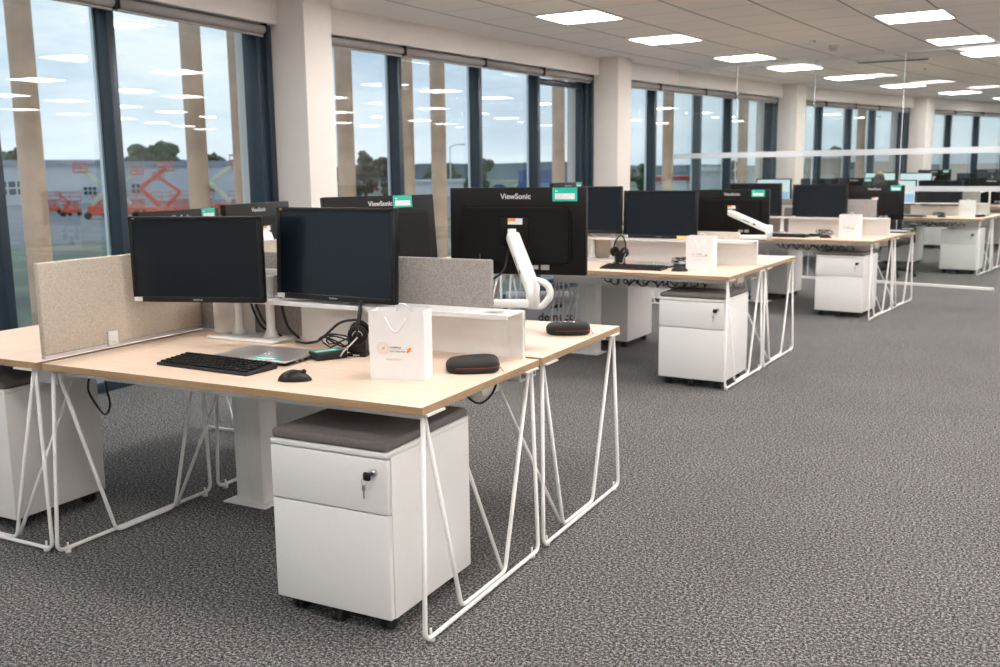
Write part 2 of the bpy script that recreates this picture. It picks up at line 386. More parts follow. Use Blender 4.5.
for i in range(nb):
    A = CPT[i]; B = CPT[i+1]; t = (B-A).normalized(); Lb = (B-A).length
    ang = math.atan2(t.y, t.x); n_out = Vector((-t.y, t.x, 0))
    R_ = Matrix.Translation(A) @ Matrix.Rotation(ang, 4, 'Z')
    bulk.box(-.05, 0, HZ, Lb+.05, .42, CZ, None, mtx=R_)
    t0, t1 = colw/2, Lb-colw/2
    win = bpy.data.objects.new('window_%d' % (i+1), None); COL.objects.link(win); win.location = A; win.rotation_euler = (0, 0, ang); struct(win)
    fr = MB(); y0, y1 = .10, .25
    fr.box(t0, y0, 0, t1, y1, .07, None, bev=.004); fr.box(t0, y0, HZ-.06, t1, y1, HZ, None, bev=.004)
    fr.box(t0, y0, 0, t0+.06, y1, HZ, None, bev=.004); fr.box(t1-.13, y0, 0, t1-.05, y1, HZ, None, bev=.004); fr.box(t1-.05, y0-.03, 0, t1+.01, y1, HZ, None, bev=.004)
    fr.build('window_frame', 'frame', win)
    if i in MULL: ms = [(y-A.y)/t.y for _, y in MULL[i]]
    else: ms = [t0+(t1-t0)*k/4 for k in (1, 2, 3)]
    edges = [t0+.06]+ms+[t1-.13]
    for k, x in enumerate(ms):
        m_ = MB(); m_.box(x-.03, y0, .07, x+.03, y1, HZ-.06, None, bev=.004)
        mo = m_.build('mullion', 'frame', win)
        s_ = MB(); s_.box(x-.045, y1-.035, .07, x-.030, y1-.01, HZ-.06, None); s_.box(x+.030, y1-.035, .07, x+.045, y1-.01, HZ-.06, None); s_.build('spacer_strip', 'frame_strip', mo)
    for k in range(4):
        x0 = edges[k]+(.03 if k else 0); x1 = edges[k+1]-(.03 if k < 3 else 0)
        if k == 3 and i == 2:
            sh = MB()
            for q in ((x0, .07, x0+.05, HZ-.06), (x1-.05, .07, x1, HZ-.06), (x0, .07, x1, .13), (x0, HZ-.16, x1, HZ-.1)): sh.box(q[0], y0+.04, q[1], q[2], y1-.02, q[3], None, bev=.003)
            sh.build('sash', 'frame', win)
        g = MB(); g.box(x0, .200, .07, x1, .204, HZ-.06, None); g.build('glass_pane', 'glass', win)
    for k in range(4):
        x0 = edges[k]+.02; x1 = edges[k+1]-.02 if k < 3 else edges[4]+.02
        bl = thing('roller_blind', 'rolled-up grey roller blind over the %s pane of the %s' % (ordn[k], bayname[i]), 'blind', tuple(R_ @ Vector(((x0+x1)/2, .055, HZ))), ang, 'roller blinds under the window head')
        h = (x1-x0)/2
        q = MB(); q.cyl((-h, 0, -.045), (h, 0, -.045), .033, seg=18); q.build('blind_roll', 'blind', bl)
        q = MB(); q.box(-h, -.005, -.098, h, .012, -.082, None, bev=.002); q.build('bottom_bar', 'blind', bl)
        for sx_ in (-h-.012, h): q = MB(); q.box(sx_, -.036, -.085, sx_+.012, .036, 0, None, bev=.003); q.build('end_bracket', 'black', bl)
struct(bulk.build('wall_left', 'wall'))

# ceiling lamps
PR = [46.95, 44.5, 42.1, 39.7, 37.4]; PA = [-7.6, -4.9, -2.3, .1, 2.3, 4.5, 6.8, 9.5, 11.5, 13.93, 16.6, 19.6, 22.6, 25.6, 28.6]
lamp = thing('ceiling_light', '', 'ceiling light')
b = MB(); b.box(-.3, -.3, -.012, .3, -.282, 0, None); b.box(-.3, .282, -.012, .3, .3, 0, None); b.box(-.3, -.282, -.012, -.282, .282, 0, None); b.box(.282, -.282, -.012, .3, .282, 0, None); b.build('lamp_frame', 'lampframe', lamp)
b = MB(); b.box(-.282, -.282, -.009, .282, .282, -.003, None); b.build('diffuser', 'glow', lamp)
LP = Once(lamp)
rown = ['row beside the windows', 'second row from the windows', 'third row from the windows', 'fourth row from the windows', 'row farthest from the windows']
numn = ['first', 'second', 'third', 'fourth', 'fifth', 'sixth', 'seventh', 'eighth', 'ninth', 'tenth', 'eleventh', 'twelfth', 'thirteenth']
for r, R in enumerate(PR):
    for k, a in enumerate(PA):
        p = pol(R, a)
        seen = (r == 0 and k >= 5) or (r == 1 and k >= 6)
        if seen: lab = 'square white lit ceiling panel, %s nearest in the %s' % (numn[k-(5 if r == 0 else 6)], rown[r])
        else: lab = 'square lit ceiling panel outside the picture or seen only as a reflection'
        LP((p.x, p.y, CZ), -rad(a), lab, 'square ceiling panels' if seen else 'unseen ceiling panels')
# vent, smoke detector, little ceiling spots
p = at(893, 60, 1); 
def ceil_pt(u, v): d = ray(u, v); return CP+d*((CZ-CP.z)/d.z)
p = ceil_pt(893, 60.5)
v = thing('air_vent', 'dark slotted air vent in the ceiling between lit panels', 'vent', (p.x, p.y, CZ), rad(0))
b = MB(); b.box(-.45, -.12, -.008, .45, .12, 0, None, bev=.002); b.build('vent_frame', 'lampframe', v)
b = MB()
for k in range(3): b.box(-.42, -.085+k*.06, -.012, .42, -.05+k*.06, -.004, None)
b.build('slot', 'black', v)
p = ceil_pt(834, 46)
v = thing('smoke_detector', 'small white round smoke detector on the ceiling', 'smoke detector', (p.x, p.y, CZ))
b = MB(); b.lathe([(.055, 0), (.055, -.012), (.05, -.02)], seg=20); b.build('base', 'lampframe', v)
b = MB(); b.lathe([(.042, -.02), (.042, -.045), (.03, -.055)], seg=20); b.build('sensor_head', 'logo', v)
for (u, vv, lab) in ((813, 41, 'tiny round ceiling sensor left of the smoke detector'), (926, 68, 'tiny round ceiling sensor right of the slotted air vent')):
    p = ceil_pt(u, vv); b = MB(); b.lathe([(.03, 0), (.03, -.01), (.018, -.03)], seg=14); o = b.build('ceiling_sensor', 'logo'); o.location = (p.x, p.y, CZ); tag(o, lab, 'sensor', 'tiny ceiling sensors')

# glass partition
g0 = Vector((-2.72, 11.05, 0)); g1 = Vector((1.40, 10.03, 0)); gd = (g1-g0); ga = math.atan2(gd.y, gd.x); gl = gd.length
gp = bpy.data.objects.new('wall_partition', None); COL.objects.link(gp); gp.location = g0; gp.rotation_euler = (0, 0, ga); struct(gp)
b = MB(); b.box(0, -.02, CZ-.035, gl+3, .02, CZ, None); b.build('ceiling_track', 'lampframe', gp)
b = MB(); b.box(0, -.03, 0, gl, .03, .03, None, bev=.002); b.build('floor_track', 'white', gp)
xs = [0, .97, 2.03, 3.12, gl]
for k in range(4):
    b = MB(); b.box(xs[k]+.003, -.005, .03, xs[k+1]-.003, .005, CZ-.035, None); b.build('glass_pane', 'glass2', gp)
    if k: b = MB(); b.box(xs[k]-.003, -.006, .03, xs[k]+.003, .006, CZ-.035, None); b.build('pane_joint', 'frost', gp)
for z0, z1 in ((1.545, 1.615), (1.115, 1.175)):
    b = MB(); b.box(.01 if z0 > 1.3 else 2.95, -.0085, z0, gl, -.0065, z1, None); b.build('frosted_strip', 'frost', gp)

# ------------------------------------------------------------------ furniture prototypes
TZ = .735; TT = .025; TR = .0075
def make_desk():
    d = thing('desk', '', 'desk')
    b = MB(); b.box(-1.622, 0, TZ-TT, 0, .8, TZ, None)
    o = b.build('tabletop', 'wood', d); o.data.materials.append(M['wood_edge'])
    for f in o.data.polygons:
        if abs(f.normal.z) < .5: f.material_index = 1
    m = o.modifiers.new('b', 'BEVEL'); m.width = .0015; m.segments = 2
    zt = TZ-TT-.006; zb = .016
    for x, ix in ((-.010, -1), (-1.612, 1)):
        b = MB()
        top0 = (x, .03, zt); top1 = (x, .77, zt)
        xo = x-ix*.006; xt = x+ix*.008; b.tube([(xt, .032, zt), (xo, -.008, zb), (xo, .792, zb), (xt, .768, zt)], TR, bend=.035, seg=10)
        xi = x+ix*.015
        b.tube([(xt+ix*.004, .045, zt), (xi, .25, zb), (xi, .56, zb), (xt+ix*.004, .755, zt)], TR, bend=.03, seg=10)
        b.box(x-.018, .02, TZ-TT-.006, x+.018, .12, TZ-TT, None); b.box(x-.018, .68, TZ-TT-.006, x+.018, .78, TZ-TT, None)
        lg = b.build('leg_frame', 'white', d)
        for y in (.035, .75):
            b = MB(); b.cyl((x, y, 0), (x, y, .012), .012, seg=12); b.cyl((x, y, .01), (x, y, .04), .004, seg=8); b.build('foot_leveller', 'white', lg)
        b = MB(); b.tube([(xi+ix*.012, .56, zb+.006), (x+ix*.33, .63, zt)], TR*.95, seg=10); b.build('brace', 'white', d)
    b = MB(); b.box(-1.58, .055, TZ-TT-.028, -.04, .085, TZ-TT, None, bev=.003); b.build('front_rail', 'white', d)
    b = MB(); b.box(-1.5, .60, .625, -.13, .606, .705, None); b.box(-1.5, .60, .622, -.13, .74, .628, None); b.box(-1.5, .734, .625, -.13, .74, .705, None); b.box(-.134, .60, .625, -.13, .74, .705, None)
    for k in range(5): b.box(-1.4+.3*k, .60, .7, -1.37+.3*k, .74, .709, None)
    b.build('cable_tray', 'white', d)
    return d
DESK = Once(make_desk())

def make_pedestal(cushion=True, name='drawer_pedestal'):
    p = thing(name, '', 'drawer unit')
    W, D = .22, .50
    b = MB(); b.box(-W, .025, .052, W, D, .566, None, bev=.003); b.box(-W, 0, .566, W, D, .583, None, bev=.003); p_b = b.build('body', 'white', p)
    b = MB(); b.box(-W, 0, .392, W, .02, .562, None, bev=.003)
    dr = b.build('drawer', 'white', p)
    b = MB(); b.box(-W, 0, .056, W, .02, .387, None, bev=.003); b.build('drawer', 'white', p)
    b = MB(); b.cyl((W-.045, .004, .522), (W-.045, -.012, .522), .011, seg=16); b.build('lock', 'steel', dr)
    b = MB(); b.cyl((W-.045, -.012, .522), (W-.045, -.024, .522), .005, seg=8); b.box(W-.067, -.03, .502, W-.041, -.022, .528, None, bev=.006); b.build('key_head', 'black', dr)
    b = MB(); b.ring((W-.065, -.026, .496), .010, .001, mtx=RX90, seg=12)
    b.prism([(-.005, 0), (.005, 0), (.007, -.012), (.002, -.02), (.002, -.04), (-.002, -.042), (-.002, -.02), (-.007, -.012)], .002, mtx=T(W-.067, -.025, .486) @ RX90)
    b.build('hanging_key', 'steel', dr)
    if cushion:
        b = MB(); b.box(-W+.002, .002, .5835, W-.002, D-.002, .615, None, bev=.011, seg=3); b.build('cushion', 'cushion', p)
    for (x, y) in ((-W+.05, .06), (W-.05, .06), (0, .035), (-W+.05, D-.05), (W-.05, D-.05)):
        b = MB(); b.box(x-.018, y-.02, .034, x+.018, y+.02, .053, None, bev=.004); b.cyl((x-.019, y, .024), (x-.004, y, .024), .024, seg=16); b.cyl((x+.004, y, .024), (x+.019, y, .024), .024, seg=16)
        b.build('caster', 'rubber', p)
    return p
PED = Once(make_pedestal()); PEDP = Once(make_pedestal(False))

def make_divider(W, name='desk_divider', mt='fabric_beige', clamps=(), H=.34):
    d = thing(name, '', 'desk divider')
    b = MB(); b.box(0, -.0125, .0, W, .0125, H, None, bev=.005); b.build('fabric_panel', mt, d)
    b = MB(); b.box(.0, -.010, -.012, W, .010, .0, None); b.build('bottom_rail', 'frame_strip', d)
    for x, sy in clamps:
        b = MB(); b.box(x-.022, sy*.0125, -.01, x+.022, sy*.028, .05, None, bev=.004); b.cyl((x, sy*.028, .008), (x, sy*.031, .008), .004, seg=8); b.build('clamp', 'white_plastic', d)
    return d

def make_shelf():
    s = thing('desk_shelf', '', 'desk shelf')
    b = MB()                         # x from 0 (right end) to -1.485, back at y=.145
    y1 = .145; zt = .175
    # top plate with a round hole near the right end
    hx, hy, hr = -.085, .055, .038
    bm = b.bm
    b.box(-1.485, 0, zt-.006, -.165, y1, zt, None); b.box(-.013, 0, zt-.006, 0, y1, zt, None)
    def holed(z, flip):
        n = 32; outer = []; inner = []
        for k in range(n):
            a = 2*math.pi*k/n+math.pi/4; c, s_ = math.cos(a), math.sin(a)
            m_ = max(abs(c), abs(s_)); inner.append(bm.verts.new((hx+hr*c, hy+.012+hr*s_, z)))
            ox = -.089+.076*c/m_; oy = y1/2+y1/2*s_/m_; outer.append(bm.verts.new((ox, oy, z)))
        return inner, outer
    i0, o0 = holed(zt, 0); i1, o1 = holed(zt-.006, 1)
    n = 32
    for k in range(n):
        j = (k+1) % n
        bm.faces.new((i0[k], o0[k], o0[j], i0[j])); bm.faces.new((i1[k], i1[j], o1[j], o1[k])); bm.faces.new((i0[k], i0[j], i1[j], i1[k])); bm.faces.new((o0[k], o1[k], o1[j], o0[j]))
    b.box(-1.485, -.0, zt-.016, 0, .004, zt-.006, None)
    b.build('shelf_plate', 'white', s)
    b = MB(); b.box(-1.01, y1-.006, 0, 0, y1, zt-.006, None); b.box(-1.485, y1-.006, 0, -1.26, y1, zt-.006, None); b.box(-1.26, y1-.006, zt-.02, -1.01, y1, zt-.006, None)
    b.box(-.004, y1-.02, 0, 0, y1, zt-.006, None)
    b.build('back_panel', 'white', s)
    return s
SHELF = Once(make_shelf())

def make_post():
    p = thing('cable_column', '', 'cable column')
    b = MB(); b.box(-.075, -.055, .005, .075, .055, .62, None, bev=.006); b.box(-.0015, -.0565, .01, .0015, -.0545, .615, None); b.build('column_body', 'white', p)
    b = MB(); b.box(-.125, -.09, 0, .11, .09, .006, None, bev=.002); b.build('base_plate', 'white', p)
    return p
POST = Once(make_post())

def make_monitor(w=.565, h=.345, lit=False, sticker=True, note=False, label=True, lo=0):
    m = thing('monitor', '', 'monitor')          # origin: bottom edge centre, screen faces -y
    hw = w/2
    b = MB(); b.box(-hw, 0, 0, hw, .028, h, None, bev=.004)
    b.prism([(-hw+.07, .045), (hw-.07, .045), (hw-.055, .06), (hw-.055, h-.09), (hw-.075, h-.07), (-hw+.075, h-.07), (-hw+.055, h-.09), (-hw+.055, .06)], .032, mtx=Matrix(((1, 0, 0, 0), (0, 0, 1, .027), (0, 1, 0, 0), (0, 0, 0, 1))), bev=.008)
    b.build('casing', 'black_matte', m)
    b = MB(); bz = .016
    b.box(-hw, -.006, h-.015, hw, 0, h, None, bev=.002); b.box(-hw, -.006, 0, hw, 0, .022, None, bev=.002); b.box(-hw, -.006, 0, -hw+bz, 0, h, None, bev=.002); b.box(hw-bz, -.006, 0, hw, 0, h, None, bev=.002)
    b.build('bezel', 'black', m)
    b = MB(); b.box(-hw+bz, -.0015, .022, hw-bz, .001, h-.015, None); b.build('screen', 'lit_screen' if lit else 'screen', m)
    text('front_lettering', 'ViewSonic', .010, 'logo', m, T(0, -.0062, .011) @ RX90)
    if sticker:
        b = MB(); b.box(-hw+.003, -.0068, .002, -hw+.040, -.006, .020, None); b.build('sticker', 'label', m)
        b = MB(); b.box(-hw+.018, -.0068, h-.010, -hw+.03, -.006, h-.005, None); b.build('corner_mark', 'orange', m)
    if lit:
        b = MB(); b.box(-hw+.03, -.0026, .03, hw-.03, -.0018, .15, None); pc = b.build('picture', 'lit_blue', m)
        b = MB(); b.prism([(.02, .10), (.10, .14), (.20, .22), (.20, .235), (.08, .17), (.0, .12)], .0006, mtx=T(0, -.0028, 0) @ RX90); b.build('rainbow_stripe', 'lit_yellow', pc)
    if note:
        b = MB(); b.box(hw-.145, -.0072, -.002, hw-.06, -.006, .022, None, mtx=None); b.build('yellow_note', 'yellow', m)
    # back details (seen from behind, +x is on the left)
    RB = Matrix.Rotation(math.pi, 4, 'Z') @ RX90
    b = MB()
    for k in range(40): x = -hw+.085+k*(w-.17)/39; b.box(x-.002, .0575, h-.082, x+.002, .0592, h-.074, None)
    b.build('vent_slots', 'rubber', m)
    b = MB(); b.box(-.06, .058, .11, .06, .0605, .23, None, bev=.003); b.build('mount_recess', 'black_matte', m)
    text('back_lettering', 'ViewSonic', .030, 'logo', m, T(.004, .0284, h-.036) @ RB, bold=.0006)
    b = MB(); b.box(-.034, .0604, .200, .026, .062, .224, None); st = b.build('warning_sticker', 'label', m)
    b = MB(); b.box(-.006, .0618, .213, .026, .0624, .2235, None); b.build('orange_band', 'orange', st)
    b = MB(); b.box(-.09, .0282, .022, -.05, .0292, .038, None); b.box(-.135, .0282, .020, -.10, .0288, .04, None); b.box(-.135, .0282, .043, -.06, .0288, .047, None); b.build('rating_label', 'logo', m)
    if label:
        hw_ = hw; hw = hw-lo; b = MB(); b.box(-hw+.035, .0282, h-.055, -hw+.135, .0294, h-.002, None); lb = b.build('asset_label', 'teal', m)
        b = MB(); b.box(-hw+.045, .0292, h-.047, -hw+.125, .03, h-.024, None); b.build('label_panel', 'label', lb)
        b = MB()
        b.prism([(0, 0), (.012, 0), (.009, .006), (.006, .003), (.003, .008)], .0005, mtx=T(-hw+.124, .0295, h-.018) @ RB)
        b.build('label_emblem', 'label', lb)
    return m
MON = Once(make_monitor()); MONT = Once(make_monitor(.56, .355)); MONN = Once(make_monitor(note=True)); MONU = Once(make_monitor(label=False)); MONO = Once(make_monitor(lo=.085)); MONL = Once(make_monitor(lit=True, sticker=False))

def put_monitor(proto, x, y, zc, yaw, tilt, label, group=None, h=.345, s=1):
    # yaw in degrees (0 = screen faces -y), tilt = top leans away from the viewer of the screen
    a = rad(yaw); n = Vector((-math.sin(a), math.cos(a), 0)); t = rad(tilt)
    up = Vector((0, 0, 1))*math.cos(t)+n*math.sin(t)
    c = Vector((x, y, zc))-up*h/2*s
    o = proto(tuple(c), 0, label, group, rot=(-t, 0, a)); o.scale = (s, s, s)
    return o

def seg_box(b, p, q, w, h, m=None, bev=.006):
    p = Vector(p); q = Vector(q); d = q-p; X = d.normalized(); Y = Vector((0, 0, 1)).cross(X)
    if Y.length < 1e-3: Y = Vector((0, 1, 0))
    Y.normalize(); Z = X.cross(Y)
    mt = Matrix(((X.x, Y.x, Z.x, p.x), (X.y, Y.y, Z.y, p.y), (X.z, Y.z, Z.z, p.z), (0, 0, 0, 1)))
    b.box(0, -w/2, -h/2, d.length, w/2, h/2, m, bev=bev, mtx=mt)
def monitor_arm(base, elbow, tip, label, vn, group='white monitor arms', loop=True):
    """base: foot on the desk, elbow: joint between the arms, tip: mount on the monitor, vn: direction the mount points"""
    base, elbow, tip = Vector(base), Vector(elbow), Vector(tip)
    a = thing('monitor_mount', label, 'monitor arm', tuple(base), 0, group)
    e = elbow-base; t = tip-base; lo = Vector((0, 0, e.z-.055))
    b = MB(); b.box(-.04, -.035, 0, .04, .035, .012, None, bev=.003); b.build('desk_clamp', 'white_plastic', a)
    b = MB(); b.cyl((0, 0, .01), (0, 0, lo.z+.02), .017, seg=18); b.build('pole', 'white_plastic', a)
    el = Vector((e.x, e.y, e.z-.05))
    b = MB(); seg_box(b, lo, el, .042, .03); b.cyl(lo-Vector((0, 0, .018)), lo+Vector((0, 0, .02)), .026, seg=18); b.build('lower_arm', 'white_plastic', a)
    b = MB(); b.cyl(el-Vector((0, 0, .02)), e+Vector((0, 0, .03)), .025, seg=20); b.box(e.x-.022, e.y-.022, e.z-.03, e.x+.022, e.y+.022, e.z+.035, None, bev=.006); b.build('elbow_joint', 'white_plastic', a)
    d = (t-e); b = MB(); seg_box(b, e+d*.0, t-d*.02, .054, .044, bev=.012)
    ua = b.build('upper_arm', 'white_plastic', a)
    b = MB(); m1 = e+d*.3; seg_box(b, m1-d*.03+Vector((0, 0, .002)), m1+d*.03+Vector((0, 0, .002)), .0555, .012, bev=.001); m2 = e+d*.42; seg_box(b, m2, m2+d*.16, .0555, .006, bev=.001); b.build('arm_slot', 'black', ua)
    vn = Vector(vn).normalized()
    b = MB(); b.cyl(t-Vector((0, 0, .02)), t+Vector((0, 0, .02)), .017, seg=16); b.cyl(t, t+vn*.028, .014, seg=14); b.build('mount_head', 'white_plastic', a)
    if loop:
        side = d.cross(Vector((0, 0, 1)))
        out = Vector((e.x, e.y, 0)).normalized()
        b = MB(); b.tube([e+Vector((0, 0, .04)), e+out*.055+Vector((0, 0, .025)), e+out*.07+Vector((0, 0, -.02)), el+out*.03+Vector((0, 0, -.015)), el], .013, bend=.03, seg=10); b.build('cable_sleeve', 'white_plastic', a)
    return a

def make_dual_stand(ax=-.085, ay=-.180):
    s = thing('dual_monitor_stand', '', 'monitor stand')      # origin: base centre on desk, monitors towards -y
    b = MB(); b.box(-.175, -.095, 0, .175, .035, .012, None, bev=.004); b.build('base_plate', 'white_plastic', s)
    for x in (-.085, .085):
        b = MB(); b.lathe([(.034, .012), (.024, .03), (.018, .045), (.018, .25), (.022, .255), (.022, .262)], seg=18, c=(x, 0, 0)); b.build('stand_post', 'white_plastic', s)
    b = MB(); b.box(-.20, .016, .262, .44, .036, .288, None, bev=.004); b.build('crossbar', 'white_plastic', s)
    for x, x2, y2 in ((-.10, ax, ay), (.40, .455, .012)):
        b = MB(); seg_box(b, (x, .026, .274), (x2, y2, .274), .028, .034, bev=.006)
        b.cyl((x, .026, .25), (x, .026, .30), .018, seg=16); b.box(x2-.02, y2-.012, .25, x2+.02, y2+.004, .36, None, bev=.003); b.build('short_arm', 'white_plastic', s)
    return s
STAND = Once(make_dual_stand()); STAND2 = Once(make_dual_stand(-.13, -.052))

def make_keyboard():
    k = thing('keyboard', '', 'keyboard')
    W, D = .22, .075
    b = MB(); b.prism([(-D, 0), (D, 0), (D, .022), (-D, .010)], 2*W, mtx=Matrix(((0, 0, 1, -W), (1, 0, 0, 0), (0, 1, 0, 0), (0, 0, 0, 1))), bev=.0)
    c = b.build('key_tray', 'black', k); m = c.modifiers.new('b', 'BEVEL'); m.width = .003; m.segments = 2
    b = MB(); rows = 6; sl = math.atan2(.012, 2*D)
    for r in range(rows):
        y = -D+.018+r*.0225; x = -W+.010
        while x < W-.02:
            wd = .0165
            if r == 0 and -.09 < x < .02: wd = .108 if x < -.07 else .0165
            if -.0+.075 < x < .085 or .138 < x < .146: x += .006
            if x+wd > W-.008: break
            z = .010+(y+D)*math.tan(sl)
            b.box(x, y-.008, z-.001, x+wd, y+.008, z+.006, None, bev=.0018, seg=1); x += wd+.0028
    b.build('keys', 'black_matte', k)
    return k
KB = Once(make_keyboard())
def make_mouse():
    m = thing('mouse', '', 'mouse')
    b = MB(); bm = bmesh.new(); bmesh.ops.create_uvsphere(bm, u_segments=24, v_segments=14, radius=1)
    for v in bm.verts:
        x, y, z = v.co; tap = 1-.12*max(0, y)-.05*math.cos(y*3)
        v.co = Vector((x*.031*tap, y*.056, max(-.0, z)*.036*(1-.28*(y+.25)**2) + (.002 if z < 0 else .002)))
    b.merge(bm, None, True); b.build('mouse_shell', 'black', m)
    b = MB(); b.cyl((-.003, .030, .030), (.003, .030, .030), .008, seg=14); b.build('scroll_wheel', 'rubber', m)
    b = MB(); b.box(-.0006, .012, .0335, .0006, .022, .0352, None); b.build('button_seam', 'rubber', m)
    return m
MOUSE = Once(make_mouse())
def make_laptop():
    l = thing('laptop', '', 'laptop')
    b = MB(); b.box(-.17, -.12, .003, .17, .12, .011, None, bev=.003); b.build('laptop_base', 'black_matte', l)
    b = MB(); b.box(-.17, -.12, .0112, .17, .12, .0185, None, bev=.003, seg=3); lid = b.build('lid', 'silver', l)
    b = MB(); b.ring((0, 0, .0186), .016, .0012, seg=24); b.build('logo_ring', 'chrome', lid)
    text('logo_letters', 'hp', .022, 'chrome', lid, T(0, 0.001, .0187), shear=.3)
    b = MB(); b.box(.015, -.11, .0186, .115, -.062, .0192, None); st = b.build('asset_label', 'teal', l)
    b = MB(); b.box(.028, -.104, .0191, .105, -.082, .0196, None); b.build('label_panel', 'label', st)
    for x in (-.13, .13):
        b = MB(); b.cyl((x, -.08, 0), (x, -.08, .004), .008, seg=10); b.cyl((x, .08, 0), (x, .08, .004), .008, seg=10); b.build('rubber_foot', 'rubber', l)
    for k in range(3): b = MB(); b.box(.169, -.06+k*.035, .005, .1707, -.045+k*.035, .010, None); b.build('side_port', 'steel', l)
    return l
LAP = Once(make_laptop())
def make_dock():
    d = thing('docking_station', '', 'docking station')
    b = MB(); b.box(-.038, -.062, .001, .038, .062, .030, None, bev=.006, seg=3); b.build('dock_case', 'black', d)
    b = MB(); b.box(-.022, -.057, .0301, .022, .045, .0307, None); l = b.build('asset_label', 'teal', d)
    b = MB(); b.box(-.010, -.05, .0305, .012, .03, .0311, None); b.build('label_panel', 'label', l)
    return d
DOCK = Once(make_dock())
def make_headset():
    h = thing('headset', '', 'headset')     # hung on its charging stand
    b = MB(); b.prism([(-.038, -.03), (.038, -.03), (.038, .035), (-.038, .035)], .012, bev=.003)
    b.prism([(-.035, -.022), (.035, -.022), (.03, .022), (-.03, .022)], .075, mtx=T(0, 0, .01), bev=.006); b.build('charging_stand', 'black', h)
    b = MB(); b.box(-.012, -.0315, .003, .014, -.0298, .009, None); b.build('display', 'chrome', h)
    b = MB(); b.tube([Vector((.068*math.sin(t), .0+.012*math.cos(t), .105+.095*math.cos(t))) for t in [(-1.75+3.5*k/20) for k in range(21)]], .0055, seg=8); b.build('headband', 'black', h)
    for sx_, c in ((-1, 'ear_cushion'), (1, 'ear_cushion')):
        b = MB(); Mx = T(sx_*.055, 0, .085) @ Matrix.Rotation(rad(90-sx_*8), 4, 'Y')
        b.lathe([(.012, -.016), (.034, -.014), (.037, 0), (.034, .012), (.02, .016)], seg=22, mtx=Mx); b.build(c, 'black_matte', h)
        b = MB(); b.ring((0, 0, 0), .018, .0015, mtx=T(sx_*.070, 0, .085) @ Matrix.Rotation(rad(90), 4, 'Y'), seg=18); b.build('cup_ring', 'steel', h)
    b = MB(); b.tube([(.072, 0, .08), (.085, -.02, .06), (.11, -.05, .035), (.12, -.06, .02)], .0028, bend=.01, seg=8); b.build('microphone_boom', 'silver', h)
    b = MB(); b.box(-.072, -.006, .125, -.062, .006, .133, None); b.build('side_mark', 'red', h)
    for c_ in [x for x in COL.objects if x.parent == h and not x.name.startswith(('charging', 'display'))]: c_.data.transform(Matrix.Rotation(rad(-72), 4, 'Z'))
    return h
HEAD = Once(make_headset())
def make_bag():
    g = thing('gift_bag', '', 'paper bag')
    W, D, H = .0935, .045, .228
    b = MB(); bm = b.bm; t = .0012
    def wallq(pts): bm.faces.new([bm.verts.new(p) for p in pts])
    # four paper sides (gusseted sides fold slightly inwards), open at the top
    F = [(-W, -D, 0), (W, -D, 0), (W, -D, H), (-W, -D, H)]; Bk = [(-W, D, 0), (-W, D, H), (W, D, H), (W, D, 0)]
    wallq(F); wallq(Bk)
    for sx_ in (-1, 1):
        x = sx_*W; xi = sx_*(W-.010)
        wallq([(x, -D, 0), (xi, 0, .05), (xi, 0, H), (x, -D, H)]); wallq([(x, D, 0), (x, D, H), (xi, 0, H), (xi, 0, .05)]); wallq([(x, -D, 0), (x, D, 0), (xi, 0, .05)])
    wallq([(-W, -D, 0), (-W, D, 0), (W, D, 0), (W, -D, 0)])
    bmesh.ops.remove_doubles(bm, verts=bm.verts, dist=1e-5); bmesh.ops.recalc_face_normals(bm, faces=bm.faces)
    o = b.build('bag_body', 'paper', g); m = o.modifiers.new('s', 'SOLIDIFY'); m.thickness = .0012; m.offset = -1
    for y, dy, dz in ((-D-.002, -.006, -1), (D+.002, .004, 1)):
        b = MB(); pts = []
        if dz < 0: pts = [(-.035+.07*k/12, y-.004*math.sin(math.pi*k/12)-.002, H-.022-.045*math.sin(math.pi*k/12)) for k in range(13)]
        else: pts = [(-.03+.06*k/12, y-.03*math.sin(math.pi*k/12), H-.015+.03*math.sin(math.pi*k/12)) for k in range(13)]
        b.tube(pts, .0028, seg=8); b.build('rope_handle', 'paper', g)
    fy = -D-.0016
    b = MB(); b.ring((-.045, fy, .105), .020, .0007, mtx=RX90, seg=30); b.ring((-.045, fy, .105), .014, .0005, mtx=RX90, seg=26)
    b.prism([(-.009, -.006), (-.002, -.001), (-.006, .004), (.001, .003), (.004, .009), (.005, .002), (.010, .003), (.003, -.004)], .0004, mtx=T(-.045, fy, .105) @ RX90); b.build('round_emblem', 'orange_soft', g)
    for k in range(16):
        pass
    text('printed_name', 'residence', .0095, 'navy', g, T(-.0215, fy, .109) @ RX90, .0003, 'LEFT', bold=.0001)
    b = MB(); b.box(-.022, fy-.0002, .1015, .026, fy+.0002, .1025, None); b.build('printed_line', 'orange_soft', g)
    text('printed_place', 'Les 3 colonnes', .0085, 'navy', g, T(-.0215, fy, .0955) @ RX90, .0003, 'LEFT')
    b = MB(); b.prism([(-.009, -.006), (-.004, -.009), (.003, -.004), (.008, -.001), (.005, .003), (.010, .008), (.003, .009), (-.001, .005), (-.006, .004), (-.004, 0)], .0004, mtx=T(.042, fy, .100) @ RX90); b.build('leaf_mark', 'orange', g)
    text('printed_welcome', 'BIENVENUE !', .0095, 'orange_soft', g, T(-.008, fy, .068) @ RX90, .0003)
    return g
BAG = Once(make_bag())
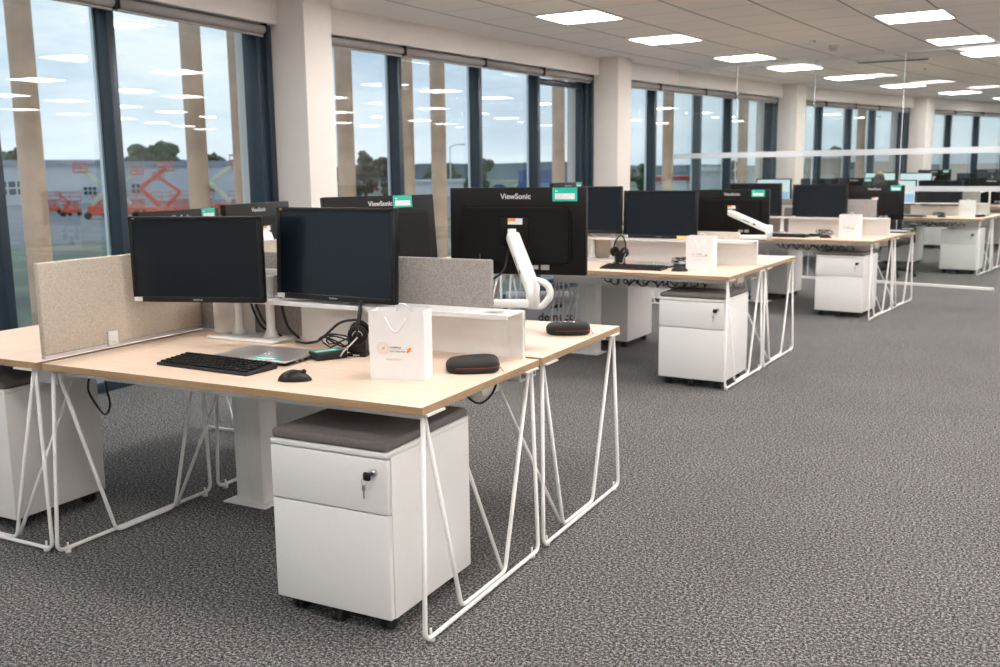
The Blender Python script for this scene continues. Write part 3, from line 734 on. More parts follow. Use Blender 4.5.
def make_case(op=False):
    c = thing('pouch_case', '', 'pouch')
    b = MB(); pts = []
    for k in range(28):
        a = 2*math.pi*k/28; e_ = 2/3.2
        pts.append((.082*math.copysign(abs(math.cos(a))**e_, math.cos(a)), .068*math.copysign(abs(math.sin(a))**e_, math.sin(a))))
    def lay(z0, z1, s0, s1, m):
        bm = b.bm; r0 = [bm.verts.new((x*s0, y*s0, z0)) for x, y in pts]; r1 = [bm.verts.new((x*s1, y*s1, z1)) for x, y in pts]
        for k in range(28): f = bm.faces.new((r0[k], r0[(k+1) % 28], r1[(k+1) % 28], r1[k])); f.smooth = True
        return r0, r1
    prof = [(0, .9), (.004, .98), (.013, 1.0), (.0145, .985), (.0165, .985), (.018, 1.0), (.026, .97), (.032, .88), (.035, .7), (.036, .35)]
    bm = b.bm; rs = []
    for z, s_ in prof: rs.append([bm.verts.new((x*s_, y*s_, z+(.003*(x/.08) if z > .02 else 0))) for x, y in pts])
    for i in range(len(rs)-1):
        for k in range(28): f = bm.faces.new((rs[i][k], rs[i][(k+1) % 28], rs[i+1][(k+1) % 28], rs[i+1][k])); f.smooth = True
    bm.faces.new(rs[0][::-1]); bm.faces.new(rs[-1])
    b.build('case_shell', 'pouch', c); c.scale = (1.12, 1.12, 1.28)
    b = MB(); b.tube([Vector((x*1.0, y*1.0, .0155)) for x, y in pts[-9:]+pts[:14]], .0018, seg=6); b.build('zip', 'zip', c)
    b = MB(); b.tube([(.08, -.03, .0155), (.088, -.045, .008), (.092, -.05, .004)], .0018, seg=6); b.build('zip_pull', 'steel', c)
    if op:
        b = MB(); b.tube([(-.04, -.01, .0375), (-.015, -.02, .039), (.02, -.018, .038), (.045, -.002, .036)], .0022, bend=.02, seg=8); b.build('earpiece_wire', 'chrome', c)
    return c

# ------------------------------------------------------------------ desk clusters
CL = {1: (0, 0, 0), 2: (-.056, 3.733, -3.84), 3: (.404, 7.148, -8.18), 4: (1.19, 11.54, -10.0), 5: (2.2, 15.5, -13.0)}
def W3(k, x, y, z=0):
    X, Y, a = CL[k]; a = rad(a); return (X+math.cos(a)*x-math.sin(a)*y, Y+math.sin(a)*x+math.cos(a)*y, z)
where = {1: 'the frontmost desk cluster', 2: 'the second desk cluster', 3: 'the third desk cluster, just before the glass partition', 4: 'the desk cluster just behind the glass partition', 5: 'the farthest desk cluster'}
short = {1: 'frontmost cluster', 2: 'second cluster', 3: 'third cluster', 4: 'cluster just behind the glass', 5: 'farthest cluster'}
div_md = Once(make_divider(1.425, mt='fabric_grey')); div_low = Once(make_divider(1.43, mt='fabric_beige', H=.215)); div_e = Once(make_divider(1.58, mt='fabric_beige', clamps=((.30, 1), (1.28, 1))))

def cluster(k, ends=True):
    a = rad(CL[k][2]); sh = short[k]
    DESK(W3(k, 0, 0), a, 'pale oak desk with white wire legs, camera side of the %s' % sh, 'oak topped desks')
    DESK(W3(k, -1.622, 1.63), a+math.pi, 'pale oak desk with white wire legs, far side of the %s' % sh, 'oak topped desks')
    PED(W3(k, -.343, -.008) if k == 1 else (W3(k, -.245, .01) if k == 2 else W3(k, -.32, .09)), a, 'white pedestal with grey cushion and key, camera-side desk of the %s' % sh, 'white drawer pedestals')
    PED(W3(k, -1.39, 1.615), a+math.pi, 'white pedestal turned away under the far-side desk of the %s' % sh, 'white drawer pedestals')
    (div_low if k == 2 else div_md)(W3(k, -1.62, .815, .747), a, ('low pale' if k == 2 else 'grey')+' fabric divider between the back-to-back desks of the %s' % sh, 'fabric desk dividers')
    SHELF(W3(k, -.055, .655, TZ), a, 'low white metal shelf with round hole on the %s' % sh, 'white desk shelves')
    POST(W3(k, -1.36, .815), a, 'white square cable column rising from the floor under the %s' % sh, 'cable columns')
    if ends:
        DESK(W3(k, -2.450, 0), a-math.pi/2, 'pale oak desk set crosswise at the window end of the %s' % sh, 'oak topped desks')
        PED(W3(k, -2.47, .305), a-math.pi/2, 'white pedestal under the crosswise window-end desk of the %s' % sh, 'white drawer pedestals')
        div_e(W3(k, -1.635, 1.6, .757), a-math.pi/2, 'beige fabric divider in front of the crosswise desk of the %s' % sh, 'fabric desk dividers')
for k in (1, 2, 3): cluster(k)

def benches(k, dx, txt):
    a = rad(CL[k][2])
    DESK(W3(k, dx, 0), a, 'distant pale oak desk, camera side, %s' % txt, 'distant desks')
    DESK(W3(k, dx-1.622, 1.63), a+math.pi, 'distant pale oak desk, far side, %s' % txt, 'distant desks')
    PEDP(W3(k, dx-.30, .25), a, 'distant white pedestal, camera side, %s' % txt, 'distant white pedestals')
    PEDP(W3(k, dx-1.28, 1.58), a+math.pi, 'distant white pedestal turned away, far side, %s' % txt, 'distant white pedestals')
    div_md(W3(k, dx-1.61, .815, .747), a, 'distant grey fabric divider, %s' % txt, 'distant desk dividers')
    SHELF(W3(k, dx-.055, .655, TZ), a, 'distant low white desk shelf, %s' % txt, 'distant desk shelves')
benches(4, 0, 'aisle half of the first bench behind the glass')
benches(4, -1.65, 'window half of the first bench behind the glass')
benches(5, 0, 'aisle half of the farthest bench')
benches(5, -1.65, 'window half of the farthest bench')

# ---- monitors
G = 'black computer monitors'
put_monitor(MON, -1.319, .488, 1.080, 17.2, -.6, 'black monitor facing the camera, left of the pair on the frontmost desk', G, s=.965)
put_monitor(MONT, -.803, .68, 1.099, -1.5, 3.0, 'dark blue-black monitor facing the camera, right of the pair on the frontmost desk', G, h=.355)
put_monitor(MON, -.275, 1.20, 1.168, 9.2+180, -.8, 'large black monitor seen from behind with teal label, right side of the frontmost cluster', G)
put_monitor(MONO, -1.01, 1.30, 1.130, 66+180, -6, 'back of a black monitor with teal label between the two frontmost screens', G)
put_monitor(MONU, -2.0, 1.62, 1.085, 96.7+180, -3, 'black monitor seen from behind on the crosswise front desk, right of its pair', G)
put_monitor(MON, -1.85, .93, 1.078, 97.8+180, -3, 'back of a black monitor with teal label nearly hidden behind the left front screen', G)
x, y, _ = W3(2, -.74, .68)
put_monitor(MONN, x, y, 1.085, -3.6, 1.6, 'dark blue-black monitor with yellow note on its bottom edge, second cluster', G, s=.99)
x, y, _ = W3(2, -1.30, .62)
put_monitor(MON, x, y, 1.115, 0, 1, 'black monitor facing the camera, left of the one with the yellow note', G)
x, y, _ = W3(2, -.368, 1.2)
put_monitor(MON, x, y, 1.085, -2+180, 0, 'black monitor seen from behind with teal label on slanting white arm, second cluster', G, s=.96)
x, y, _ = W3(2, -2.0, 1.65)
put_monitor(MON, x, y, 1.13, 90-3.8+180, 0, 'small sliver of a monitor back with teal label above the large back-turned monitor', G)
put_monitor(MON, -.21, 7.923, 1.069, -11, .5, 'dark blue-black monitor facing the camera, right of the pair on the third cluster', G, s=.98)
put_monitor(MON, -.859, 7.956, 1.086, -2.8, -2, 'black monitor facing the camera, left of the pair on the third cluster', G, s=.96)
x, y, _ = W3(3, -.30, 1.12)
put_monitor(MON, x, y, 1.045, 8+180, -4, 'black monitor seen from behind with teal label and glossy ridge, third cluster', G)
GD = 'distant monitors behind the glass partition'
def fm(k, lx, ly, zc, yaw, label, proto=MON, s=1.):
    x, y, _ = W3(k, lx, ly); put_monitor(proto, x, y, zc, CL[k][2]+yaw, 0, label, GD, s=s)
    back = 90 < yaw < 270
    st = thing('monitor_stand', 'slim white post holding the '+' '.join(label.split(',')[0].split()[:11]), 'monitor stand', W3(k, lx, ly+(-.075 if back else .075), TZ), rad(CL[k][2]), 'distant monitor posts')
    b = MB(); b.cyl((0, 0, 0), (0, 0, zc-TZ+.04), .013, seg=12); b.build('post', 'white_plastic', st)
    b = MB(); b.box(-.03, -.03, 0, .03, .03, .01, None); b.build('foot_plate', 'white_plastic', st)
fm(4, -.67, .70, 1.045, 2, 'black monitor facing the camera, nearest one behind the glass, left of the white bag')
fm(4, -1.26, .68, 1.05, 4, 'lit monitor with blue picture just behind the glass, right of the third cluster', MONL)
fm(4, -.12, 1.15, 1.06, 184, 'monitor back with white arm just behind the glass, above the distant white bag')
fm(4, -1.98, 1.20, 1.075, 180, 'dark monitor back peeking above the third cluster screens, left of the chair')
fm(4, -2.33, .70, 1.075, 0, 'dark monitor top peeking over the right screen of the third cluster')
fm(4, -3.0, .62, 1.075, -5, 'lit pale blue monitor seen left of the right screen of the third cluster', MONL)
fm(5, -1.45, .70, 1.11, 0, 'black monitor facing the camera on the farthest bench, near its middle')
fm(5, -2.42, .70, 1.12, 0, 'lit pale screen on the farthest bench to the right of the seated person', MONL)
fm(5, -3.05, .70, 1.13, 0, 'lit pale screen in front of the seated person', MONL)
fm(5, -.80, .72, 1.15, 0, 'black monitor facing the camera on the aisle half of the farthest bench')
fm(5, -2.25, 1.2, 1.17, 182, 'monitor back with teal label on the farthest bench, beyond the lit screen')
fm(5, -1.3, 1.2, 1.17, 183, 'monitor back with teal label at the middle of the farthest bench')
fm(5, -.65, 1.2, 1.17, 181, 'monitor back with teal label on the aisle half of the farthest bench')

# ---- stands and arms
for k, (dx, dy) in {1: (-1.27, .745), 2: (-1.22, .745), 3: (-1.20, .745)}.items():
    (STAND if k == 1 else STAND2)(W3(k, dx, dy, TZ), rad(CL[k][2]), 'white two-post monitor stand behind the camera-side screens of the %s' % short[k], 'two-post monitor stands')
monitor_arm((-.33, .862, TZ), (-.085, .93, .968), (-.268, 1.125, 1.160), 'white spring monitor arm with curved cable sleeve, right end of the frontmost cluster', (0, 1, 0))
monitor_arm((-1.25, .87, TZ), (-1.12, 1.0, .97), (-1.06, 1.235, 1.10), 'white monitor arm behind the left front screens of the frontmost cluster', (1, .3, 0), loop=False)
monitor_arm((-1.72, 1.2, TZ), (-1.70, 1.42, .96), (-1.925, 1.60, 1.10), 'white monitor arm of the crosswise front desk, seen between the two front screens', (-1, 0, 0), loop=False)
monitor_arm((-1.70, .7, TZ), (-1.70, .82, .96), (-1.78, .92, 1.09), 'white monitor arm of the crosswise front desk, nearer the camera', (-1, 0, 0), loop=False)
monitor_arm(W3(2, -.33, .862, TZ), W3(2, -.02, .93, .975), W3(2, -.37, 1.13, 1.085), 'white monitor arm slanting up to the left on the second cluster', (0, 1, 0), loop=False)
monitor_arm(W3(2, -1.72, 1.3, TZ), W3(2, -1.70, 1.45, .96), W3(2, -1.93, 1.62, 1.12), 'white monitor arm at the window end of the second cluster', (-1, 0, 0), loop=False)
# third cluster: the back monitor stands on its own black foot
st = thing('monitor_stand', 'black monitor foot under the back-turned screen of the third cluster', 'monitor stand', W3(3, -.28, 1.10, TZ), rad(CL[3][2]))
b = MB(); b.box(-.11, -.08, 0, .11, .10, .012, None, bev=.004); b.build('foot_plate', 'black', st)
b = MB(); b.box(-.035, -.045, .01, .035, -.02, .22, None, bev=.005); b.build('neck', 'black', st)
monitor_arm(W3(4, -.62, .87, TZ), W3(4, -.45, .93, .985), W3(4, -.20, 1.08, 1.07), 'white monitor arm just behind the glass partition', (0, 1, 0), group='distant monitor arms', loop=False)

# ---- desk items, frontmost cluster
KB((-.985, .215, TZ), rad(-3), 'black keyboard on the frontmost desk, left of the mouse', 'keyboards')
MOUSE((-.578, .145, TZ), rad(-62), 'black mouse on the frontmost desk near its front edge', 'mice')
LAP((-.93, .425, TZ), rad(2), 'closed silver laptop with teal label behind the front keyboard', 'closed laptops')
DOCK((-.715, .505, TZ), rad(-28), 'small black docking box with teal label beside the front laptop', 'docking boxes')
HEAD((-.645, .60, TZ), rad(14), 'black headset hung on its charging stand beside the front white paper bag', 'headsets')
BAG((-.285, .335, TZ), rad(14), 'white paper gift bag with orange print on the frontmost desk', 'white gift bags')
CASE = Once(make_case()); CASE2 = Once(make_case(True))
CASE((-.128, .535, TZ), rad(30), 'black zipped pouch on the frontmost desk, right of the white bag', 'black pouches')
CASE2((-.135, 1.375, TZ), rad(25), 'black pouch with a shiny wire on top, on the far-side desk of the frontmost cluster', 'black pouches')
# second cluster
KB(W3(2, -.74, .22, TZ), rad(-1), 'black keyboard on the camera-side desk of the second cluster', 'keyboards')
MOUSE(W3(2, -.40, .20, TZ), rad(-70), 'black mouse beside the keyboard of the second cluster', 'mice')
LAP(W3(2, -.70, .48, TZ), rad(-2), 'closed laptop behind the keyboard of the second cluster', 'closed laptops')
DOCK(W3(2, -.46, .44, TZ), rad(-28), 'docking box with teal label left of the bag on the second cluster', 'docking boxes')
HEAD(W3(2, -.98, .52, TZ), rad(40), 'black headset on its stand left of the laptop on the second cluster', 'headsets')
BAG(W3(2, -.305, .35, TZ), rad(1), 'white paper gift bag on the camera-side desk of the second cluster', 'white gift bags')
# third cluster
KB(W3(3, -.90, .25, TZ), rad(-8), 'black keyboard on the third cluster', 'keyboards')
MOUSE(W3(3, -.50, .22, TZ), rad(-75), 'black mouse on the third cluster', 'mice')
LAP(W3(3, -1.0, .46, TZ), rad(-8), 'closed laptop behind the keyboard of the third cluster', 'closed laptops')
DOCK(W3(3, -.66, .42, TZ), rad(-30), 'docking box with teal label on the camera-side desk of the third cluster', 'docking boxes')
BAG(W3(3, -.285, .27, TZ), rad(-12), 'plain-looking white paper bag on the third cluster', 'white gift bags')
LAP(W3(3, -.18, 1.36, TZ), rad(172), 'dark closed laptop at the corner of the far-side desk of the third cluster', 'closed laptops')
DOCK(W3(3, -.06, 1.52, TZ), rad(60), 'docking box with teal label at the far right corner of the third cluster', 'docking boxes')
# behind the glass
KB(W3(4, -.95, .24, TZ), rad(-10), 'distant black keyboard on the bench behind the glass', 'keyboards')
MOUSE(W3(4, -.52, .22, TZ), rad(-80), 'distant black mouse on the bench behind the glass', 'mice')
BAG(W3(4, -.22, .25, TZ), rad(-8), 'distant white paper bag with orange print behind the glass', 'white gift bags')
DOCK(W3(4, -.12, .55, TZ), rad(-30), 'distant docking box with teal label right of the bag behind the glass', 'docking boxes')

# ---- cables
def cable(name, pts, r, label, m='rubber', group='loose black cables'):
    b = MB(); b.tube(pts, r, bend=.03, seg=8); return tag(b.build(name, m), label, 'cable', group)
def coil(k, cx, cy, label, n=4, s=.07, sd=1):
    rnd = random.Random(sd); pts = []
    for j in range(n*12):
        t = j/12*2*math.pi; R = s*(1+.25*math.sin(j*.7+sd)); pts.append(Vector(W3(k, cx+R*1.2*math.cos(t), cy+R*.55*math.sin(t)+.01*math.sin(j), TZ+.006+.045*abs(math.sin(j*.37+sd))+.002*j/12)))
    b = MB(); b.tube(pts, .0032, seg=6); return tag(b.build('coiled_cable', 'rubber'), label, 'cable', 'coiled black cables on desks')
coil(1, -.78, .66, 'coiled black cable behind the front laptop and docking box', sd=2, s=.055, n=3)
coil(2, -.50, .58, 'tangled black cable in front of the shelf on the second cluster', sd=3)
coil(3, -.62, .58, 'coiled black cable in front of the shelf on the third cluster', sd=4, s=.06)
coil(4, -.62, .52, 'distant coiled black cable on the bench behind the glass', sd=5, s=.06)
cable('monitor_cable', [(-1.02, .70, TZ+.01), (-.92, .64, TZ+.02), (-.83, .60, TZ+.04), (-.74, .62, TZ+.12), (-.66, .64, TZ+.13), (-.62, .66, TZ+.08)], .005, 'thick black cable arching behind the front headset')
cable('monitor_cable', [(-.98, .73, TZ+.004), (-.90, .68, TZ+.02), (-.84, .62, TZ+.05), (-.78, .60, TZ+.075), (-.70, .60, TZ+.07), (-.62, .62, TZ+.04)], .003, 'thin black cable looping behind the front docking box')
cable('monitor_cable', [(-1.26, .73, TZ+.26), (-1.255, .74, TZ+.14), (-1.22, .75, TZ+.06), (-1.15, .77, TZ+.01)], .0045, 'black cable hanging between the posts of the front monitor stand')
cable('monitor_cable', [(-1.29, .735, TZ+.26), (-1.285, .745, TZ+.14), (-1.25, .755, TZ+.05), (-1.19, .775, TZ+.01)], .0045, 'black cable hanging beside the left post of the front monitor stand')
cable('monitor_cable', [(-1.12, .73, TZ+.25), (-1.115, .74, TZ+.12), (-1.10, .75, TZ+.05), (-1.06, .77, TZ+.01)], .0055, 'black cable hanging right of the front monitor stand')
cable('hanging_cable', [(-1.46, .10, .70), (-1.53, .12, .66), (-1.585, .16, .60), (-1.56, .17, .55), (-1.50, .16, .51), (-1.455, .15, .56), (-1.45, .13, .64), (-1.44, .12, .70)], .0042, 'black cable loop hanging under the left end of the frontmost desk')
cable('hanging_cable', [(-.20, .58, .69), (-.19, .60, .62), (-.16, .64, .585), (-.12, .66, .62), (-.10, .68, .69)], .0042, 'black cable hanging under the right end of the frontmost desk')
cable('hanging_cable', [W3(1, -.40, 1.10, 1.08), W3(1, -.36, 1.02, 1.01), W3(1, -.30, 1.0, .985), W3(1, -.26, 1.04, 1.02), W3(1, -.28, 1.12, 1.10)], .0042, 'black cable drooping under the large back-turned monitor')
for kk, lab in ((2, 'second cluster'), (3, 'third cluster'), (4, 'bench behind the glass')):
    rnd = random.Random(kk); n = 26; pts = []
    for j in range(n*3):
        x = -1.0+.78*j/(n*3); pts.append(Vector(W3(kk, x, .27+.035*math.sin(j*1.3), .646+.024*math.sin(j*.9)+.008*rnd.random())))
    b = MB(); b.tube(pts, .0045, seg=6)
    pts = [Vector(W3(kk, -.95+.5*j/40, .25+.03*math.cos(j*1.1), .642+.028*math.sin(j*.75+1))) for j in range(41)]
    b.tube(pts, .005, seg=6)
    o = b.build('cable_bundle', 'rubber'); tag(o, 'bundle of black cables hanging under the camera-side desk of the %s' % lab, 'cable', 'cable bundles under desks')
    tr = MB(); tr.box(-1.42, .335, .60, -.12, .34, .672, None)
    for j in range(14): tr.box(-1.40+.095*j, .20, .596, -1.396+.095*j, .34, .60, None)
    for xx in (-1.3, -.8, -.3): tr.box(xx-.01, .335, .67, xx+.01, .34, .709, None)
    o = tr.build('wire_tray', 'white'); o.location = W3(kk, 0, 0); o.rotation_euler = (0, 0, rad(CL[kk][2])); tag(o, 'white wire tray under the camera-side desktop of the %s' % lab, 'cable tray', 'wire trays')

# ---- moving crate
cr = thing('moving_crate', 'pale blue moving crate with black lettering on the floor behind the frontmost cluster', 'crate', (-1.97, 5.04, 0), rad(27))
b = MB(); b.prism([(-.27, -.19), (.27, -.19), (.27, .19), (-.27, .19)], .345, bev=.01); b.build('crate_body', 'crate', cr)
b = MB(); b.box(-.285, -.205, .335, .285, .205, .385, None, bev=.008); b.build('lid', 'white_plastic', cr)
text('crate_lettering', 'demeco', .095, 'rubber', cr, T(.13, -.1915, .215) @ RX90, bold=.0015)
b = MB(); b.box(-.02, -.193, .158, .26, -.1905, .170, None); b.build('underline', 'red', cr)
b = MB(); b.sphere((.14, -.19, .305), .024, sc=(1.2, .06, .8)); b.sphere((.10, -.19, .295), .015, sc=(1.3, .06, .7)); b.sphere((.17, -.19, .31), .015, sc=(1, .06, 1)); b.box(.136, -.192, .265, .144, -.19, .295, None); b.build('tree_emblem', 'rubber', cr)

# ------------------------------------------------------------------ chairs and the person
def make_chair():
    c = thing('office_chair', '', 'chair')     # faces +y
    b = MB()
    for k in range(5):
        a = rad(90+72*k); b.tube([(0, 0, .10), (.15*math.cos(a), .15*math.sin(a), .09), (.30*math.cos(a), .30*math.sin(a), .065)], .017, seg=8)
    b.build('star_base', 'black', c)
    for k in range(5):
        a = rad(90+72*k); x, y = .30*math.cos(a), .30*math.sin(a)
        b = MB(); b.cyl((x-.022, y, .027), (x-.006, y, .027), .027, seg=14); b.cyl((x+.006, y, .027), (x+.022, y, .027), .027, seg=14); b.cyl((x, y, .03), (x, y, .075), .009, seg=8)
        cs = b.build('caster', 'rubber', c)
        b = MB(); b.cyl((x-.0235, y, .027), (x+.0235, y, .027), .009, seg=10); b.build('hub_cap', 'chrome', cs)
    b = MB(); b.cyl((0, 0, .09), (0, 0, .40), .026, seg=14); b.build('gas_lift', 'black', c)
    b = MB(); b.box(-.245, -.22, .42, .245, .25, .50, None, bev=.035, seg=4); b.box(-.1, -.1, .38, .1, .1, .425, None, bev=.01); b.build('seat', 'pouch', c)
    b = MB(); bm = b.bm; rows = []
    for i in range(11):
        t = i/10; z = .56+.68*t; hw_ = .20+.03*math.sin(t*math.pi)-.05*t**4; y = -.245-.05*math.sin(t*math.pi*.9)-.03*t
        row = []
        for s_ in (-1, -.5, 0, .5, 1): row.append((hw_*s_, y-.03*(1-s_*s_)+.03, z))
        rows.append(row)
    f = [[bm.verts.new(p) for p in r] for r in rows]; bk = [[bm.verts.new((p[0], p[1]-.045, p[2])) for p in r] for r in rows]
    for i in range(10):
        for j in range(4): bm.faces.new((f[i][j], f[i][j+1], f[i+1][j+1], f[i+1][j])); bm.faces.new((bk[i][j], bk[i+1][j], bk[i+1][j+1], bk[i][j+1]))
        bm.faces.new((f[i][0], f[i+1][0], bk[i+1][0], bk[i][0])); bm.faces.new((f[i][4], bk[i][4], bk[i+1][4], f[i+1][4]))
    for j in range(4): bm.faces.new((f[0][j], bk[0][j], bk[0][j+1], f[0][j+1])); bm.faces.new((f[10][j], f[10][j+1], bk[10][j+1], bk[10][j]))
    bmesh.ops.recalc_face_normals(bm, faces=bm.faces); o = b.build('backrest', 'pouch', c); m = o.modifiers.new('s', 'SUBSURF'); m.levels = m.render_levels = 2
    b = MB(); b.tube([(0, -.1, .40), (0, -.27, .42), (0, -.31, .60)], .02, bend=.05); b.build('back_support', 'black', c)
    for s_ in (-1, 1):
        b = MB(); b.tube([(s_*.2, 0, .43), (s_*.29, 0, .45), (s_*.29, 0, .66)], .014, bend=.04); b.box(s_*.29-.04, -.13, .66, s_*.29+.04, .13, .69, None, bev=.012); b.build('armrest', 'black', c)
    return c
CH = Once(make_chair())
CH((.17, 11.20, 0), rad(-12), 'black high-backed office chair half under the bench just behind the glass', 'office chairs')
pp = at(880, 180, 17.5); px_, py_ = pp.x, pp.y
CH((px_, py_, 0), rad(-10), 'office chair with the seated person on it, far behind the glass', 'office chairs')
def person(loc, rz):
    o = thing('person', 'person seated at a lit screen far behind the glass, seen from behind', 'person', loc, rz)
    V = [((0, -.05, .60), .15), ((0, -.07, .80), .135), ((0, -.08, .98), .15), ((0, -.06, 1.07), .07), ((0, -.05, 1.12), .055)]
    E_ = [(0, 1), (1, 2), (2, 3), (3, 4)]
    def chain(start, pts):
        prev = start
        for p, r in pts: V.append((p, r)); E_.append((prev, len(V)-1)); prev = len(V)-1
        return prev
    for s_ in (-1, 1):
        chain(2, [((s_*.17, -.07, 1.0), .06), ((s_*.22, .02, .78), .045), ((s_*.17, .26, .765), .034), ((s_*.16, .32, .765), .026)])
        chain(0, [((s_*.10, .02, .57), .085), ((s_*.13, .42, .56), .065), ((s_*.13, .44, .32), .055), ((s_*.13, .42, .09), .036), ((s_*.13, .52, .04), .034)])
    me = bpy.data.meshes.new('body')
    me.from_pydata([v[0] for v in V], E_, [])
    b = bpy.data.objects.new('body', me); COL.objects.link(b); b.parent = o
    b.modifiers.new('skin', 'SKIN'); 
    for i, v in enumerate(V): me.skin_vertices[0].data[i].radius = (v[1], v[1])
    me.skin_vertices[0].data[0].use_root = True
    m = b.modifiers.new('s', 'SUBSURF'); m.levels = m.render_levels = 2
    me.materials.append(M['shirt'])
    q = MB(); q.sphere((0, -.03, 1.215), .085, None, sc=(.9, 1.08, 1.3), sub=3); q.sphere((0, .065, 1.20), .014, None, sc=(.9, 1.2, 1.4)); q.sphere((-.079, -.03, 1.205), .018, None, sc=(.5, 1, 1.5)); q.sphere((.079, -.03, 1.205), .018, None, sc=(.5, 1, 1.5)); q.build('head', 'skin', o)
    q = MB(); q.sphere((0, -.045, 1.225), .09, None, sc=(.93, 1.02, .95), sub=3); q.build('hair', 'leaf_brown', o)
    for s_ in (-1, 1):
        q = MB(); q.box(s_*.16-.035, .32, .745, s_*.16+.035, .40, .768, None, bev=.008)
        for k in range(4): q.tube([(s_*.16-.027+.018*k, .395, .757), (s_*.16-.027+.018*k, .43+.006*(k in (1, 2)), .757), (s_*.16-.027+.018*k, .455+.008*(k in (1, 2)), .745)], .008, seg=6)
        q.tube([(s_*(.16-.035), .34, .757), (s_*(.16-.06), .365, .752), (s_*(.16-.065), .39, .747)], .009, seg=6); q.build('hand', 'skin', o)
    return o
person((px_, py_, 0), rad(-10))

# ------------------------------------------------------------------ outdoors
GZ = -3.5
def gnd(u, v): d = ray(u, v); return CP+d*((GZ-CP.z)/d.z)
b = MB(); b.box(-400, -60, GZ-.5, -8, 500, GZ, None); o = b.build('lawn', 'grass'); struct(o); o.name = 'ground'
b = MB(); b.box(-400, -60, GZ, -60, 170, GZ+.02, None); o = b.build('yard', 'asphalt'); struct(o); o.name = 'ground_yard'
# timber poles
polep = [(-4.84, 2.49), (-4.80, 4.10), (-4.75, 4.62), (-4.59, 5.98), (-4.47, 6.98), (-4.41, 7.53), (-4.04, 10.11), (-3.5, 12.5), (-3.4, 12.98), (-2.8, 15.46), (-2.35, 16.9), (-1.3, 19.4), (-.6, 21.2), (-5.0, 0.6)]
for i, (x, y) in enumerate(polep):
    r = .088 if i not in (4, 7) else .065
    b = MB(); b.cyl((0, 0, GZ), (0, 0, 3.6), r, seg=20)
    o = b.build('timber_post', 'wood_post'); o.location = (x, y, 0)
    tag(o, 'round timber post outside, %s' % ['in the nearest window bay left of its mullion', 'right of the mullion of the nearest window bay', 'at the right edge of the nearest window bay', 'in the first pane right of the nearest white column', 'slender one just right of the first mullion of the second bay', 'in the second pane of the second bay', 'in the last pane of the second bay', 'slender one in the third bay', 'beside the first mullion of the third bay', 'in the last panes of the third bay', 'in the fourth bay, left', 'in the fourth bay, right', 'in the farthest visible bay', 'out of view left of the picture'][i], 'post', 'timber posts outside')

def building(name, u0, u1, v_top, dist, h_below, wallm, roofm, label, depth=20, wins=(), flat=.6, dist1=None):
    """a long shed whose front wall runs between the two sight lines at the given distance"""
    p = at(u0, v_top, dist); q = at(u1, v_top, dist1 or dist); zt = (p.z+q.z)/2
    d = Vector((q.x-p.x, q.y-p.y, 0)); L_ = d.length; a = math.atan2(d.y, d.x); H = zt-GZ
    o = thing(name, label, 'building', (p.x, p.y, GZ), a)
    b = MB(); b.box(0, 0, 0, L_, depth, H-flat, None)
    n = int(L_/6)+1
    for k in range(1, n): b.box(L_*k/n-.06, -.05, 0, L_*k/n+.06, 0, H-flat, None)
    b.build('wall', wallm, o)
    b = MB(); b.box(-.4, -.5, H-flat, L_+.4, depth+.4, H, None); b.build('roof', roofm, o)
    for (x0, z0, x1, z1) in wins:
        b = MB(); b.box(x0*L_, -.12, z0*H, x1*L_, 0, z1*H, None)
        wf = b.build('window', 'clad_white', o)
        b = MB(); nn = 3
        for k in range(nn):
            for r in range(2):
                xa = x0*L_+(x1-x0)*L_*(k+.1)/nn; xb = x0*L_+(x1-x0)*L_*(k+.9)/nn; za = z0*H+(z1-z0)*H*(r+.1)/2; zb = z0*H+(z1-z0)*H*(r+.9)/2
                b.box(xa, -.16, za, xb, -.1, zb, None)
        b.build('pane', 'win_dark', wf)
    return o
building('warehouse', -60, 118, 160, 190, 0, 'metal_clad', 'clad_dark', 'long pale blue warehouse with dark blue roof edge, seen through the nearest windows', wins=((.30, .22, .45, .55), (.78, .2, .86, .4), (.93, .2, .995, .4)), flat=1.0)
building('warehouse', 122, 262, 161, 200, 0, 'metal_clad', 'clad_dark', 'pale grey-blue warehouse seen between the poles of the nearest window bay', wins=((.05, .2, .15, .45), (.55, .2, .65, .45), (.85, .3, .93, .5)), flat=1.0)
o = building('warehouse', 518, 585, 169, 170, 0, 'clad_blue', 'clad_blue', 'dark blue trade building with white lettering beyond the second window bay', depth=25, flat=.4)
text('sign_lettering', 'JMC-D', 3.0, 'clad_white', o, T(14, -.25, 4.6) @ RX90, .05, bold=.05)
building('warehouse', 395, 470, 180, 200, 0, 'clad_white', 'metal_clad', 'low white shed in the field beyond the second window bay', depth=15, flat=.5)
building('house', 655, 690, 176, 130, 0, 'clad_white', 'car_red', 'white building with a red roof edge beyond the third window bay', depth=12, wins=((.1, .1, .4, .5), (.6, .1, .9, .5)), flat=.6)
building('house', 700, 790, 166, 120, 0, 'clad_white', 'metal_clad', 'pale white office building beyond the third window bay', depth=12, wins=((.1, .15, .3, .5), (.5, .15, .7, .5)), flat=.6)
building('house', 805, 850, 150, 75, 0, 'clad_beige', 'clad_white', 'beige building close beyond the fourth window bay', depth=12, wins=((.1, .45, .9, .62),), flat=.6)
building('house', 856, 925, 152, 70, 0, 'clad_beige', 'clad_white', 'wide beige building with a long window band beyond the fourth window bay', depth=12, wins=((.05, .45, .95, .62),), flat=.6)
building('house', 940, 1060, 153, 66, 0, 'clad_beige', 'clad_white', 'beige building with window band beyond the farthest window bay', depth=12, wins=((.05, .45, .95, .62),), flat=.6)

